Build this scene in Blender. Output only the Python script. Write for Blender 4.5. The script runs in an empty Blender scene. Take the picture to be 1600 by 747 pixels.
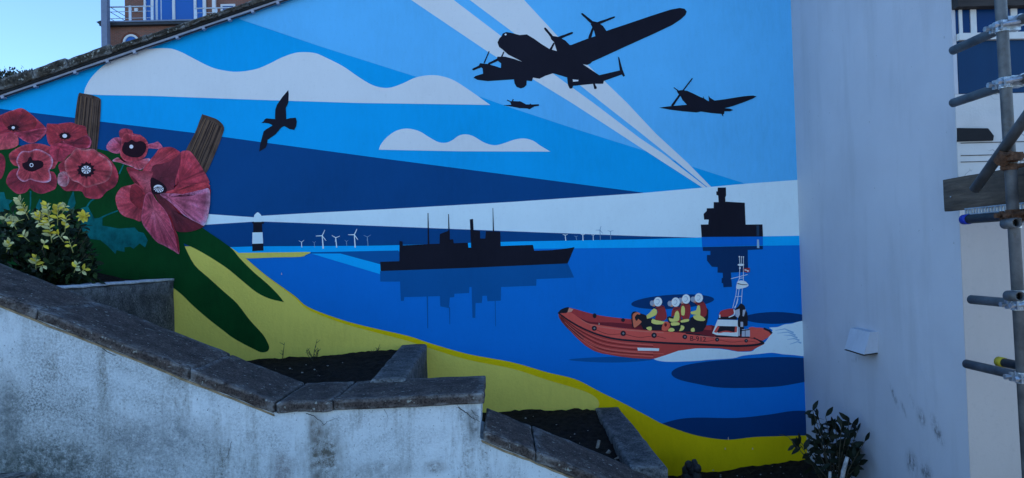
import bpy, bmesh, math, random
from mathutils import Vector, Matrix, noise
from mathutils.geometry import tessellate_polygon
random.seed(7)
R = math.radians
S = bpy.context.scene
COL = S.collection

# ---------------------------------------------------------------- camera
EYE = Vector((0.0, 0.0, 3.2))
FPX = 1110.0
ROT = Matrix.Rotation(R(-0.77), 3, 'Z') @ Matrix.Rotation(R(90 + 1.37), 3, 'X') @ Matrix.Rotation(R(-1.5), 3, 'Z')
cd = bpy.data.cameras.new('camera')
cam = bpy.data.objects.new('camera', cd)
COL.objects.link(cam)
cam.location = EYE
cam.rotation_euler = ROT.to_euler()
cd.sensor_width = 36.0
cd.lens = FPX / 1600 * 36.0
cd.clip_start = 0.05
cd.clip_end = 3000
S.camera = cam

# ---------------------------------------------------------------- sky, sun, exposure
SUN_AZ, SUN_EL = 75.0, 25.0          # degrees clockwise from +Y, elevation: the sun stands behind the buildings
w = bpy.data.worlds.new('World')
S.world = w
w.use_nodes = True
wn = w.node_tree
for n in list(wn.nodes):
    wn.nodes.remove(n)
sky = wn.nodes.new('ShaderNodeTexSky')
sky.sky_type = 'NISHITA'
sky.sun_disc = False
sky.sun_elevation = R(SUN_EL)
sky.sun_rotation = R(SUN_AZ)
sky.air_density = 1.0
sky.dust_density = 0.0
sky.ozone_density = 6.0
bg = wn.nodes.new('ShaderNodeBackground')
bg.inputs[1].default_value = 0.12
wo = wn.nodes.new('ShaderNodeOutputWorld')
wn.links.new(sky.outputs[0], bg.inputs[0])
wn.links.new(bg.outputs[0], wo.inputs[0])
sd = bpy.data.lights.new('sun', 'SUN')
sd.energy = 2.0
sd.angle = R(0.5)
sd.color = (1.0, 0.95, 0.88)
sun = bpy.data.objects.new('sun', sd)
COL.objects.link(sun)
sdir = Vector((math.sin(R(SUN_AZ)) * math.cos(R(SUN_EL)), math.cos(R(SUN_AZ)) * math.cos(R(SUN_EL)), math.sin(R(SUN_EL))))
sun.rotation_euler = sdir.to_track_quat('Z', 'Y').to_euler()
sun.location = (10, 10, 20)
S.view_settings.view_transform = 'Standard'
S.view_settings.look = 'None'
S.view_settings.gamma = 1
S.view_settings.use_curve_mapping = False
S.view_settings.exposure = 1.62

# ---------------------------------------------------------------- surveying helpers: photograph measurements -> metres
def ray(px, py):
    return ROT @ Vector(((px - 800) / FPX, (373.5 - py) / FPX, -1.0))
def at(px, py, Y):
    d = ray(px, py)
    return EYE + d * (Y / d.y)
def at_z(px, py, z):
    d = ray(px, py)
    return EYE + d * ((z - EYE.z) / d.z)
def at_x(px, py, x):
    d = ray(px, py)
    return EYE + d * ((x - EYE.x) / d.x)

WALL_Y = 6.0      # mural wall
FRONT_Y = 3.80    # front of the coping of the retaining wall
BACK_Y = 4.38     # back edge of that coping
SIDE_X = 2.52     # white side wall on the right
FACE_Y = 3.88     # street face of the white building

# ---------------------------------------------------------------- object helpers
WL = {}
def root(name, label, cat, loc, group=None):
    o = bpy.data.objects.new(name, None)
    COL.objects.link(o)
    o.location = loc
    o.empty_display_size = 0.1
    o['label'] = label
    o['category'] = cat
    if group:
        o['group'] = group
    WL[o.name] = Vector(loc)
    return o
def mk(name, verts, faces, mat, parent=None, smooth=False, label=None, kind=None):
    off = WL[parent.name] if parent else Vector((0, 0, 0))
    me = bpy.data.meshes.new(name)
    me.from_pydata([tuple(Vector(v) - off) for v in verts], [], faces)
    me.validate()
    me.update()
    if smooth:
        me.polygons.foreach_set('use_smooth', [True] * len(me.polygons))
    for m in (mat if isinstance(mat, (list, tuple)) else [mat]):
        me.materials.append(m)
    o = bpy.data.objects.new(name, me)
    COL.objects.link(o)
    if parent:
        o.parent = parent
    WL[o.name] = off
    if label:
        o['label'] = label
    if kind:
        o['kind'] = kind
    return o
def tag(o, label, cat, group=None):
    o['label'] = label
    o['category'] = cat
    if group:
        o['group'] = group
    return o
def box_geo(a, b):
    x0, y0, z0 = a
    x1, y1, z1 = b
    v = [(x0, y0, z0), (x1, y0, z0), (x1, y1, z0), (x0, y1, z0), (x0, y0, z1), (x1, y0, z1), (x1, y1, z1), (x0, y1, z1)]
    f = [(0, 3, 2, 1), (4, 5, 6, 7), (0, 1, 5, 4), (1, 2, 6, 5), (2, 3, 7, 6), (3, 0, 4, 7)]
    return v, f
def box(name, a, b, mat, parent=None, **k):
    a2 = [min(p, q) for p, q in zip(a, b)]
    b2 = [max(p, q) for p, q in zip(a, b)]
    v, f = box_geo(a2, b2)
    return mk(name, v, f, mat, parent, **k)
def rough_geo(c, n=(8, 4, 3), amp=0.006, freq=6.0, edge=0.06, seed=0):
    """an uneven block: c = 8 corners (bottom fl fr br bl, top fl fr br bl)"""
    c = [Vector(p) for p in c]
    def tri(u, v, t):
        lo = (c[0] * (1 - u) + c[1] * u) * (1 - v) + (c[3] * (1 - u) + c[2] * u) * v
        hi = (c[4] * (1 - u) + c[5] * u) * (1 - v) + (c[7] * (1 - u) + c[6] * u) * v
        return lo * (1 - t) + hi * t
    lens = [(c[1] - c[0]).length, (c[3] - c[0]).length, (c[4] - c[0]).length]
    ax = []
    for k in range(3):
        e = min(0.25, edge * min(lens) / max(lens[k], 1e-6))
        ax.append([0.0, e] + [e + (1 - 2 * e) * i / n[k] for i in range(1, n[k])] + [1 - e, 1.0])
    idx, verts, faces = {}, [], []
    mid = tri(.5, .5, .5)
    def gv(i, j, k):
        if (i, j, k) in idx:
            return idx[(i, j, k)]
        u, v, t = ax[0][i], ax[1][j], ax[2][k]
        nb = (i in (0, len(ax[0]) - 1)) + (j in (0, len(ax[1]) - 1)) + (k in (0, len(ax[2]) - 1))
        if nb >= 2:
            s = 0.45
            if i in (0, len(ax[0]) - 1): u += (ax[0][1] * s) * (1 if i == 0 else -1)
            if j in (0, len(ax[1]) - 1): v += (ax[1][1] * s) * (1 if j == 0 else -1)
            if k in (0, len(ax[2]) - 1): t += (ax[2][1] * s) * (1 if k == 0 else -1)
        p = tri(u, v, t)
        q = p * freq + Vector((seed * 3.1, seed * 1.7, 0))
        p = p + noise.noise_vector(q) * amp + noise.noise_vector(q * 4.3) * amp * (0.9 if nb >= 2 else 0.35)
        idx[(i, j, k)] = len(verts)
        verts.append(p)
        return idx[(i, j, k)]
    L = [len(a) - 1 for a in ax]
    for i in range(L[0]):
        for j in range(L[1]):
            faces.append((gv(i, j, 0), gv(i, j + 1, 0), gv(i + 1, j + 1, 0), gv(i + 1, j, 0)))
            faces.append((gv(i, j, L[2]), gv(i + 1, j, L[2]), gv(i + 1, j + 1, L[2]), gv(i, j + 1, L[2])))
    for i in range(L[0]):
        for k in range(L[2]):
            faces.append((gv(i, 0, k), gv(i + 1, 0, k), gv(i + 1, 0, k + 1), gv(i, 0, k + 1)))
            faces.append((gv(i, L[1], k), gv(i, L[1], k + 1), gv(i + 1, L[1], k + 1), gv(i + 1, L[1], k)))
    for j in range(L[1]):
        for k in range(L[2]):
            faces.append((gv(0, j, k), gv(0, j, k + 1), gv(0, j + 1, k + 1), gv(0, j + 1, k)))
            faces.append((gv(L[0], j, k), gv(L[0], j + 1, k), gv(L[0], j + 1, k + 1), gv(L[0], j, k + 1)))
    return verts, faces
def rough(name, c, mat, parent=None, label=None, kind=None, **k):
    v, f = rough_geo(c, **k)
    return mk(name, v, f, mat, parent, True, label, kind)
def frame(d):
    d = d.normalized()
    a = Vector((0, 0, 1)) if abs(d.z) < 0.9 else Vector((0, 1, 0))
    x = d.cross(a).normalized()
    return x, d.cross(x).normalized()
def tube_geo(pts, rad, n=14, caps=True):
    V, F = [], []
    pts = [Vector(p) for p in pts]
    if not isinstance(rad, (list, tuple)):
        rad = [rad] * len(pts)
    for i, p in enumerate(pts):
        d = pts[min(i + 1, len(pts) - 1)] - pts[max(i - 1, 0)]
        x, y = frame(d)
        for k in range(n):
            a = 2 * math.pi * k / n
            V.append(p + (x * math.cos(a) + y * math.sin(a)) * rad[i])
    for i in range(len(pts) - 1):
        for k in range(n):
            F.append((i * n + k, i * n + (k + 1) % n, (i + 1) * n + (k + 1) % n, (i + 1) * n + k))
    if caps:
        F.append(tuple(range(n - 1, -1, -1)))
        F.append(tuple((len(pts) - 1) * n + k for k in range(n)))
    return V, F
def hollow_geo(a, b, r, wall=0.004, n=20, deep=0.12):
    """a scaffold tube with open ends"""
    a, b = Vector(a), Vector(b)
    d = (b - a).normalized()
    x, y = frame(d)
    prof = [(a + d * deep, r - wall), (a, r - wall), (a, r), (b, r), (b, r - wall), (b - d * deep, r - wall)]
    V, F = [], []
    for p, q in prof:
        for k in range(n):
            t = 2 * math.pi * k / n
            V.append(p + (x * math.cos(t) + y * math.sin(t)) * q)
    for i in range(len(prof) - 1):
        for k in range(n):
            F.append((i * n + k, i * n + (k + 1) % n, (i + 1) * n + (k + 1) % n, (i + 1) * n + k))
    F.append(tuple(range(n)))
    F.append(tuple(5 * n + k for k in range(n)))
    return V, F
def join(*gs):
    V, F = [], []
    for v, f in gs:
        o = len(V)
        V += [Vector(p) for p in v]
        F += [tuple(i + o for i in q) for q in f]
    return V, F

# ---------------------------------------------------------------- materials
def srgb(c):
    return tuple(((x / 255) / 12.92 if x <= 10 else ((x / 255 + 0.055) / 1.055) ** 2.4) for x in c)
ILL = (0.40, 0.63, 0.93)      # colour of the open-shade light on a white wall in the photograph
def paint_rgb(c):
    l = srgb(c)
    return tuple(max(0.004, min(0.92, a / b)) for a, b in zip(l, ILL))
MATS = {}
def new_mat(name):
    m = bpy.data.materials.new(name)
    m.use_nodes = True
    t = m.node_tree
    b = t.nodes['Principled BSDF']
    return m, t, b
def N(t, typ, **k):
    n = t.nodes.new(typ)
    for a, v in k.items():
        setattr(n, a, v)
    return n
def noise_node(t, vec, scale, detail=4, rough=0.6, dist=0.0):
    n = N(t, 'ShaderNodeTexNoise')
    n.inputs['Scale'].default_value = scale
    n.inputs['Detail'].default_value = detail
    n.inputs['Roughness'].default_value = rough
    n.inputs['Distortion'].default_value = dist
    t.links.new(vec, n.inputs['Vector'])
    return n.outputs['Fac']
def ramp(t, fac, stops):
    n = N(t, 'ShaderNodeValToRGB')
    e = n.color_ramp.elements
    while len(e) < len(stops):
        e.new(0.5)
    for q, (p, c) in zip(e, stops):
        q.position = p
        q.color = (*c, 1) if len(c) == 3 else c
    t.links.new(fac, n.inputs[0])
    return n.outputs[0]
def gray(v):
    return (v, v, v)
def mix(t, fac, a, b, mode='MIX'):
    n = N(t, 'ShaderNodeMix', data_type='RGBA', blend_type=mode)
    for sock, val in ((n.inputs[0], fac), (n.inputs[6], a), (n.inputs[7], b)):
        if isinstance(val, (int, float)):
            sock.default_value = val
        elif isinstance(val, tuple):
            sock.default_value = (*val[:3], 1)
        else:
            t.links.new(val, sock)
    return n.outputs[2]
def objco(t, scale=None):
    c = N(t, 'ShaderNodeTexCoord').outputs['Object']
    if scale:
        m = N(t, 'ShaderNodeMapping')
        m.inputs['Scale'].default_value = scale
        t.links.new(c, m.inputs[0])
        return m.outputs[0]
    return c
def bump(t, b, h, strength=0.4, dist=0.01, prev=None):
    n = N(t, 'ShaderNodeBump')
    n.inputs['Strength'].default_value = strength
    n.inputs['Distance'].default_value = dist
    t.links.new(h, n.inputs['Height'])
    if prev is not None:
        t.links.new(prev, n.inputs['Normal'])
    t.links.new(n.outputs[0], b.inputs['Normal'])
    return n.outputs[0]
def paint(name, c, var=0.10, rough=0.75, bmp=0.25, bscale=120, real=False, spec=0.08, vscale=1.1):
    """masonry paint brushed or rolled on the render"""
    if name in MATS:
        return MATS[name]
    m, t, b = new_mat(name)
    col = c if real else paint_rgb(c)
    co = objco(t)
    f1 = noise_node(t, co, vscale, 3)
    f2 = noise_node(t, objco(t, (9, 9, 2.2)), 3.0, 5, 0.7)
    lo = tuple(x * (1 - var) for x in col)
    hi = tuple(min(1, x * (1 + var)) for x in col)
    k1 = ramp(t, f1, [(0.3, lo), (0.7, hi)])
    k2 = mix(t, ramp(t, f2, [(0.35, gray(0)), (0.65, gray(1))]), k1, mix(t, 0.5, k1, hi))
    f3 = noise_node(t, co, 35, 3, 0.7)
    k3 = mix(t, ramp(t, f3, [(0.30, gray(0.35)), (0.42, gray(0))]), k2, tuple(x * 0.85 for x in col))
    t.links.new(k3, b.inputs['Base Color'])
    b.inputs['Roughness'].default_value = rough
    b.inputs['Specular IOR Level'].default_value = spec
    h = noise_node(t, co, bscale, 4, 0.65)
    p = bump(t, b, h, bmp, 0.004)
    bump(t, b, noise_node(t, co, 4.0, 3), 0.25, 0.012, p)
    MATS[name] = m
    return m
def plain(name, c, rough=0.6, metal=0.0, var=0.15, scale=20, bmp=0.2, spec=0.3, bdist=0.003):
    if name in MATS:
        return MATS[name]
    m, t, b = new_mat(name)
    co = objco(t)
    f = noise_node(t, co, scale, 5, 0.65)
    t.links.new(ramp(t, f, [(0.3, tuple(x * (1 - var) for x in c)), (0.7, tuple(min(1, x * (1 + var)) for x in c))]), b.inputs['Base Color'])
    b.inputs['Roughness'].default_value = rough
    b.inputs['Metallic'].default_value = metal
    b.inputs['Specular IOR Level'].default_value = spec
    if bmp:
        bump(t, b, noise_node(t, co, scale * 4, 4), bmp, bdist)
    MATS[name] = m
    return m

STAINS = []          # damp and rust marks on the roughcast: place, size, strength, colour
for (px, py, rx, rz, am, cc) in ((505, 715, 0.16, 0.30, 0.95, (0.11, 0.095, 0.07)), (492, 668, 0.06, 0.12, 0.8, (0.14, 0.11, 0.08)), (440, 735, 0.10, 0.16, 0.7, (0.20, 0.16, 0.15)),
                                 (60, 725, 0.55, 0.22, 0.9, (0.07, 0.085, 0.08)), (15, 650, 0.14, 0.30, 0.8, (0.10, 0.12, 0.12)), (250, 690, 0.5, 0.22, 0.6, (0.14, 0.16, 0.17)), (740, 660, 0.06, 0.16, 0.8, (0.09, 0.09, 0.085)),
                                 (600, 735, 0.35, 0.10, 0.5, (0.18, 0.18, 0.17)), (680, 730, 0.10, 0.06, 0.7, (0.16, 0.12, 0.09)), (330, 560, 0.10, 0.05, 0.6, (0.2, 0.17, 0.12))):
    p = at(px, py, FRONT_Y + 0.024)
    STAINS.append((p.x, p.z, rx, rz, am, cc))
def mat_stucco():
    """dirty white roughcast of the retaining wall"""
    m, t, b = new_mat('stained_render')
    co = objco(t)
    base = ramp(t, noise_node(t, co, 2.0, 4), [(0.3, (0.72, 0.77, 0.78)), (0.7, (0.84, 0.88, 0.88))])
    # grime: large patches, streaks and speckle
    big = noise_node(t, co, 0.85, 9, 0.72, 0.4)
    streak = noise_node(t, objco(t, (5.0, 5.0, 0.7)), 1.4, 5, 0.7)
    sp = noise_node(t, co, 85, 6, 0.85)
    mm = N(t, 'ShaderNodeMath', operation='MULTIPLY')
    t.links.new(ramp(t, big, [(0.46, gray(0.05)), (0.66, gray(1))]), mm.inputs[0])
    t.links.new(ramp(t, sp, [(0.42, gray(1)), (0.56, gray(0.18))]), mm.inputs[1])
    k = mix(t, mm.outputs[0], base, (0.085, 0.10, 0.10))
    m2 = N(t, 'ShaderNodeMath', operation='MULTIPLY')
    t.links.new(ramp(t, streak, [(0.50, gray(0.0)), (0.68, gray(0.9))]), m2.inputs[0])
    t.links.new(ramp(t, noise_node(t, co, 60, 6, 0.8), [(0.40, gray(1)), (0.58, gray(0.15))]), m2.inputs[1])
    k = mix(t, m2.outputs[0], k, (0.17, 0.16, 0.13))
    spk = ramp(t, noise_node(t, co, 70, 3, 0.8), [(0.30, gray(0.8)), (0.37, gray(0))])
    k = mix(t, spk, k, (0.12, 0.12, 0.11))
    # splash-back dirt over the paving: a band low on the wall with a ragged upper edge
    sep = N(t, 'ShaderNodeSeparateXYZ')
    t.links.new(co, sep.inputs[0])
    add = N(t, 'ShaderNodeMath', operation='MULTIPLY_ADD')
    t.links.new(sep.outputs[0], add.inputs[0])
    add.inputs[1].default_value = 0.40
    t.links.new(sep.outputs[2], add.inputs[2])
    ad2 = N(t, 'ShaderNodeMath', operation='MULTIPLY_ADD')
    t.links.new(noise_node(t, co, 2.6, 5, 0.7), ad2.inputs[0])
    ad2.inputs[1].default_value = 0.9
    t.links.new(add.outputs[0], ad2.inputs[2])
    low = ramp(t, ad2.outputs[0], [(0.0, gray(0.72)), (1.0, gray(0))])
    lowm = N(t, 'ShaderNodeMapRange')
    t.links.new(ad2.outputs[0], lowm.inputs[0])
    for i, v in ((1, 2.0), (2, 2.85), (3, 0.95), (4, 0.0)):
        lowm.inputs[i].default_value = v
    m3 = N(t, 'ShaderNodeMath', operation='MULTIPLY')
    t.links.new(lowm.outputs[0], m3.inputs[0])
    t.links.new(ramp(t, noise_node(t, co, 70, 6, 0.85), [(0.42, gray(1)), (0.58, gray(0.22))]), m3.inputs[1])
    k = mix(t, m3.outputs[0], k, (0.085, 0.095, 0.085))
    for (x, z, rx, rz, am, cc) in STAINS:
        mp = N(t, 'ShaderNodeMapping', vector_type='TEXTURE')
        mp.inputs['Location'].default_value = (x + 1.5, 0, z)
        mp.inputs['Scale'].default_value = (rx, 10, rz)
        t.links.new(co, mp.inputs[0])
        g = N(t, 'ShaderNodeTexGradient', gradient_type='QUADRATIC_SPHERE')
        t.links.new(mp.outputs[0], g.inputs[0])
        mu = N(t, 'ShaderNodeMath', operation='MULTIPLY')
        t.links.new(ramp(t, g.outputs['Fac'], [(0.0, gray(0)), (0.45, gray(am))]), mu.inputs[0])
        t.links.new(ramp(t, noise_node(t, co, 30, 7, 0.85), [(0.38, gray(0.1)), (0.58, gray(1))]), mu.inputs[1])
        k = mix(t, mu.outputs[0], k, cc)
    t.links.new(k, b.inputs['Base Color'])
    b.inputs['Roughness'].default_value = 0.9
    b.inputs['Specular IOR Level'].default_value = 0.1
    p = bump(t, b, noise_node(t, co, 75, 6, 0.8), 0.8, 0.012)
    bump(t, b, noise_node(t, co, 5, 4), 0.4, 0.02, p)
    return m
def mat_stone(name, lo, hi, lichen=0.5, scale=9):
    m, t, b = new_mat(name)
    co = objco(t)
    k = ramp(t, noise_node(t, co, scale, 7, 0.7), [(0.32, lo), (0.70, hi)])
    k = mix(t, ramp(t, noise_node(t, co, scale * 9, 5, 0.8), [(0.38, gray(0.9)), (0.56, gray(0))]), k, tuple(x * 0.30 for x in lo))
    # pale lichen and bird lime in small spots
    s = ramp(t, noise_node(t, co, 42, 2, 0.5), [(0.70 - 0.04 * lichen, gray(0)), (0.74, gray(0.8 * lichen))])
    k = mix(t, s, k, (0.42, 0.42, 0.36))
    s2 = ramp(t, noise_node(t, co, 6.5, 3, 0.6, 0.6), [(0.64, gray(0)), (0.76, gray(0.45 * lichen))])
    k = mix(t, s2, k, (0.30, 0.30, 0.27))
    ge = N(t, 'ShaderNodeNewGeometry')
    pw = N(t, 'ShaderNodeMath', operation='MULTIPLY')
    t.links.new(ramp(t, ge.outputs['Pointiness'], [(0.515, gray(0)), (0.56, gray(0.9))]), pw.inputs[0])
    t.links.new(ramp(t, noise_node(t, co, 16, 5, 0.75), [(0.42, gray(0)), (0.60, gray(1))]), pw.inputs[1])
    k = mix(t, pw.outputs[0], k, (0.40, 0.39, 0.37))
    t.links.new(k, b.inputs['Base Color'])
    b.inputs['Roughness'].default_value = 0.85
    b.inputs['Specular IOR Level'].default_value = 0.2
    p = bump(t, b, noise_node(t, co, 70, 6, 0.8), 1.0, 0.016)
    bump(t, b, noise_node(t, co, 9, 4), 0.5, 0.02, p)
    return m
def mat_white_wall():
    """white painted render of the side wall with scuffs"""
    m, t, b = new_mat('scuffed_white_render')
    co = objco(t)
    k = ramp(t, noise_node(t, co, 0.9, 4), [(0.3, (0.48, 0.485, 0.52)), (0.7, (0.56, 0.565, 0.60))])
    k = mix(t, ramp(t, noise_node(t, objco(t, (4, 4, 0.6)), 1.5, 5), [(0.5, gray(0)), (0.75, gray(0.35))]), k, (0.36, 0.36, 0.37))
    k = mix(t, ramp(t, noise_node(t, co, 26, 2), [(0.745, gray(0)), (0.77, gray(0.5))]), k, (0.25, 0.25, 0.24))
    # scuffs: places along the wall, each a slanting smear broken up by noise
    for (y, z, ry, rz, sl, am) in SCUFFS:
        mp = N(t, 'ShaderNodeMapping', vector_type='TEXTURE')
        mp.inputs['Location'].default_value = (0, y, z)
        mp.inputs['Rotation'].default_value = (sl, 0, 0)
        mp.inputs['Scale'].default_value = (10, ry, rz)
        t.links.new(co, mp.inputs[0])
        g = N(t, 'ShaderNodeTexGradient', gradient_type='QUADRATIC_SPHERE')
        t.links.new(mp.outputs[0], g.inputs[0])
        mu = N(t, 'ShaderNodeMath', operation='MULTIPLY')
        t.links.new(ramp(t, g.outputs['Fac'], [(0.0, gray(0)), (0.5, gray(am))]), mu.inputs[0])
        t.links.new(ramp(t, noise_node(t, objco(t, (1, 1, 0.5)), 42, 5, 0.72), [(0.41, gray(0)), (0.62, gray(0.9))]), mu.inputs[1])
        k = mix(t, mu.outputs[0], k, (0.08, 0.08, 0.08))
    t.links.new(k, b.inputs['Base Color'])
    b.inputs['Roughness'].default_value = 0.75
    b.inputs['Specular IOR Level'].default_value = 0.2
    p = bump(t, b, noise_node(t, co, 90, 4, 0.7), 0.35, 0.005)
    bump(t, b, noise_node(t, co, 3.2, 4), 0.5, 0.02, p)
    return m
def mat_cracked():
    m, t, b = new_mat('cracked_white_paint')
    co = objco(t)
    k = ramp(t, noise_node(t, co, 3, 4), [(0.3, (0.50, 0.49, 0.47)), (0.7, (0.64, 0.62, 0.60))])
    v = N(t, 'ShaderNodeTexVoronoi', feature='DISTANCE_TO_EDGE')
    v.inputs['Scale'].default_value = 9.0
    d = N(t, 'ShaderNodeMapping')
    t.links.new(co, d.inputs[0])
    nz = N(t, 'ShaderNodeTexNoise')
    nz.inputs['Scale'].default_value = 12
    t.links.new(co, nz.inputs['Vector'])
    va = N(t, 'ShaderNodeVectorMath', operation='MULTIPLY_ADD')
    t.links.new(nz.outputs['Color'], va.inputs[0])
    va.inputs[1].default_value = (0.16, 0.16, 0.16)
    t.links.new(co, va.inputs[2])
    t.links.new(va.outputs[0], v.inputs['Vector'])
    mu = N(t, 'ShaderNodeMath', operation='MULTIPLY')
    t.links.new(ramp(t, v.outputs['Distance'], [(0.0, gray(0.9)), (0.035, gray(0))]), mu.inputs[0])
    t.links.new(ramp(t, noise_node(t, co, 3.5, 3), [(0.48, gray(0)), (0.58, gray(1))]), mu.inputs[1])
    k = mix(t, mu.outputs[0], k, (0.10, 0.09, 0.09))
    t.links.new(k, b.inputs['Base Color'])
    b.inputs['Roughness'].default_value = 0.7
    bump(t, b, noise_node(t, co, 80, 4), 0.4, 0.005)
    return m
def mat_brick():
    m, t, b = new_mat('far_brickwork')
    br = N(t, 'ShaderNodeTexBrick')
    mp = N(t, 'ShaderNodeMapping')
    mp.inputs['Rotation'].default_value = (R(90), 0, 0)
    t.links.new(objco(t), mp.inputs[0])
    t.links.new(mp.outputs[0], br.inputs['Vector'])
    br.inputs['Scale'].default_value = 1.0
    br.inputs['Brick Width'].default_value = 0.225
    br.inputs['Row Height'].default_value = 0.075
    br.inputs['Mortar Size'].default_value = 0.008
    br.inputs['Color1'].default_value = (0.30, 0.095, 0.06, 1)
    br.inputs['Color2'].default_value = (0.20, 0.075, 0.05, 1)
    br.inputs['Mortar'].default_value = (0.24, 0.19, 0.16, 1)
    k = mix(t, ramp(t, noise_node(t, objco(t), 0.8, 4), [(0.35, gray(0)), (0.7, gray(0.4))]), br.outputs[0], (0.12, 0.07, 0.05))
    t.links.new(k, b.inputs['Base Color'])
    b.inputs['Roughness'].default_value = 0.9
    return m
def mat_wood(name, lo, hi, sc=(1.2, 14, 14), rough=0.85):
    m, t, b = new_mat(name)
    g = noise_node(t, objco(t, sc), 3.0, 6, 0.7, 0.3)
    k = ramp(t, g, [(0.3, lo), (0.68, hi)])
    k = mix(t, ramp(t, noise_node(t, objco(t), 5, 4), [(0.45, gray(0)), (0.7, gray(0.5))]), k, tuple(x * 0.5 for x in lo))
    t.links.new(k, b.inputs['Base Color'])
    b.inputs['Roughness'].default_value = rough
    bump(t, b, g, 0.6, 0.006)
    return m
def mat_vcol(name, rough=0.65):
    """brush-painted flower colours carried by the paint strokes of each petal"""
    m, t, b = new_mat(name)
    a = N(t, 'ShaderNodeVertexColor', layer_name='strokes')
    co = objco(t)
    k = mix(t, ramp(t, noise_node(t, co, 55, 4, 0.8), [(0.34, gray(0.5)), (0.62, gray(0))]), a.outputs[0], (0.13, 0.010, 0.025))
    k = mix(t, ramp(t, noise_node(t, co, 80, 3, 0.8), [(0.58, gray(0)), (0.78, gray(0.22))]), k, (0.62, 0.24, 0.40))
    t.links.new(k, b.inputs['Base Color'])
    b.inputs['Roughness'].default_value = rough
    b.inputs['Specular IOR Level'].default_value = 0.2
    bump(t, b, noise_node(t, co, 120, 4), 0.25, 0.004)
    return m
def mat_leaf(name, c, edge=None, rough=0.45):
    m, t, b = new_mat(name)
    oi = N(t, 'ShaderNodeObjectInfo')
    co = objco(t)
    k = ramp(t, noise_node(t, co, 30, 3), [(0.3, tuple(x * 0.65 for x in c)), (0.7, tuple(x * 1.3 for x in c))])
    hs = N(t, 'ShaderNodeHueSaturation')
    mr = N(t, 'ShaderNodeMapRange')
    mr.inputs[3].default_value = 0.7
    mr.inputs[4].default_value = 1.25
    t.links.new(oi.outputs['Random'], mr.inputs[0])
    t.links.new(mr.outputs[0], hs.inputs['Value'])
    t.links.new(k, hs.inputs['Color'])
    t.links.new(hs.outputs[0], b.inputs['Base Color'])
    b.inputs['Roughness'].default_value = rough
    b.inputs['Specular IOR Level'].default_value = 0.15
    return m
_sc = [(1397, 618, 0.035, 0.12, 0.70), (1412, 640, 0.03, 0.10, 0.55), (1425, 628, 0.045, 0.07, 0.55), (1440, 653, 0.06, 0.10, 0.75), (1462, 668, 0.06, 0.12, 0.85),
       (1470, 685, 0.05, 0.07, 0.7), (1425, 725, 0.10, 0.12, 1.0), (1447, 740, 0.10, 0.10, 0.9), (1337, 562, 0.10, 0.03, 0.35)]
SCUFFS = []
for (px, py, ry, rz, am) in _sc:
    p = at_x(px, py, SIDE_X)
    SCUFFS.append((p.y, p.z, ry, rz, R(-30) if ry < 0.09 else R(-15), am))

# ================================================================= GROUND
M_pave = plain('paving', (0.34, 0.33, 0.32), 0.9, var=0.3, scale=6, bmp=0.5, bdist=0.01)
M_earth = plain('hill_turf', (0.07, 0.085, 0.04), 0.95, var=0.4, scale=3, bmp=0.5)
ground = mk('ground', [(-600, -600, 0), (600, -600, 0), (600, 900, 0), (-600, 900, 0)], [(0, 1, 2, 3)], M_pave, kind='structure')
# hillside behind the mural building, carrying the brick house
V, F = [], []
nx, ny = 24, 16
for j in range(ny + 1):
    y = 13 + 60 * j / ny
    for i in range(nx + 1):
        x = -70 + 130 * i / nx
        z = 9.3 * min(1, max(0, (y - 13) / 22)) ** 0.9 + 0.25 * noise.noise(Vector((x * 0.15, y * 0.15, 0))) - 0.3
        V.append((x, y, z))
for j in range(ny):
    for i in range(nx):
        a = j * (nx + 1) + i
        F.append((a, a + 1, a + nx + 2, a + nx + 1))
mk('hillside', V, F, M_earth, smooth=True, kind='structure')
# the raised terrace on which the viewer stands, and the steps along the retaining wall
box('terrace', (-9, -6, 0.004), (9, 2.55, EYE.z - 1.6), M_pave, kind='structure')
zl = at(30, 740, FRONT_Y).z
M_step = mat_stone('step_stone', (0.05, 0.045, 0.04), (0.12, 0.11, 0.10), 0.3)
xs = at(52, 740, FRONT_Y).x
steps = bpy.data.objects.new('stone_steps', None)
COL.objects.link(steps)
steps.location = (-3, 3.2, 0)
steps['kind'] = 'structure'
WL[steps.name] = Vector(steps.location)
box('landing', (-8, 2.56, 0.006), (xs, FRONT_Y + 0.022, zl), M_step, steps)
for k in range(6):
    box('step', (xs + 0.003 + 0.38 * k, 2.56, 0.006), (xs + 0.38 * (k + 1), FRONT_Y + 0.022, zl - 0.16 * (k + 1)), M_step, steps)
box('lower_landing', (xs + 0.38 * 6 + 0.003, 2.56, 0.006), (9, FRONT_Y - 0.001, zl - 0.16 * 7), M_step, steps)

# ================================================================= MURAL BUILDING
wallroot = root('mural_wall', 'rendered side wall painted with a blue seascape, poppies, ships and aircraft', 'wall', (-1.0, WALL_Y, 0.0))
def W(px, py, k=0):
    return at(px, py, WALL_Y - 0.0006 * k)
roof_px = lambda x: 154 - 0.343 * x
pl, pr = W(-260, roof_px(-260)), W(1300, roof_px(1300))
xr = SIDE_X
slope = (pr.z - pl.z) / (pr.x - pl.x)
def roof_z(x):
    return pl.z + slope * (x - pl.x)
M_sky = paint('sky_blue_paint', (0, 136, 222))
xl = pl.x
wp = [(xl, WALL_Y, 0.3), (xr + 0.2, WALL_Y, 0.3), (xr + 0.2, WALL_Y, roof_z(xr + 0.2)), (xl, WALL_Y, roof_z(xl))]
wb = [(x, 10.5, z) for x, y, z in wp]
mk('wall', wp + wb, [(0, 1, 2, 3), (4, 7, 6, 5), (0, 4, 5, 1), (1, 5, 6, 2), (0, 3, 7, 4), (3, 2, 6, 7)], M_sky, wallroot)

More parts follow.
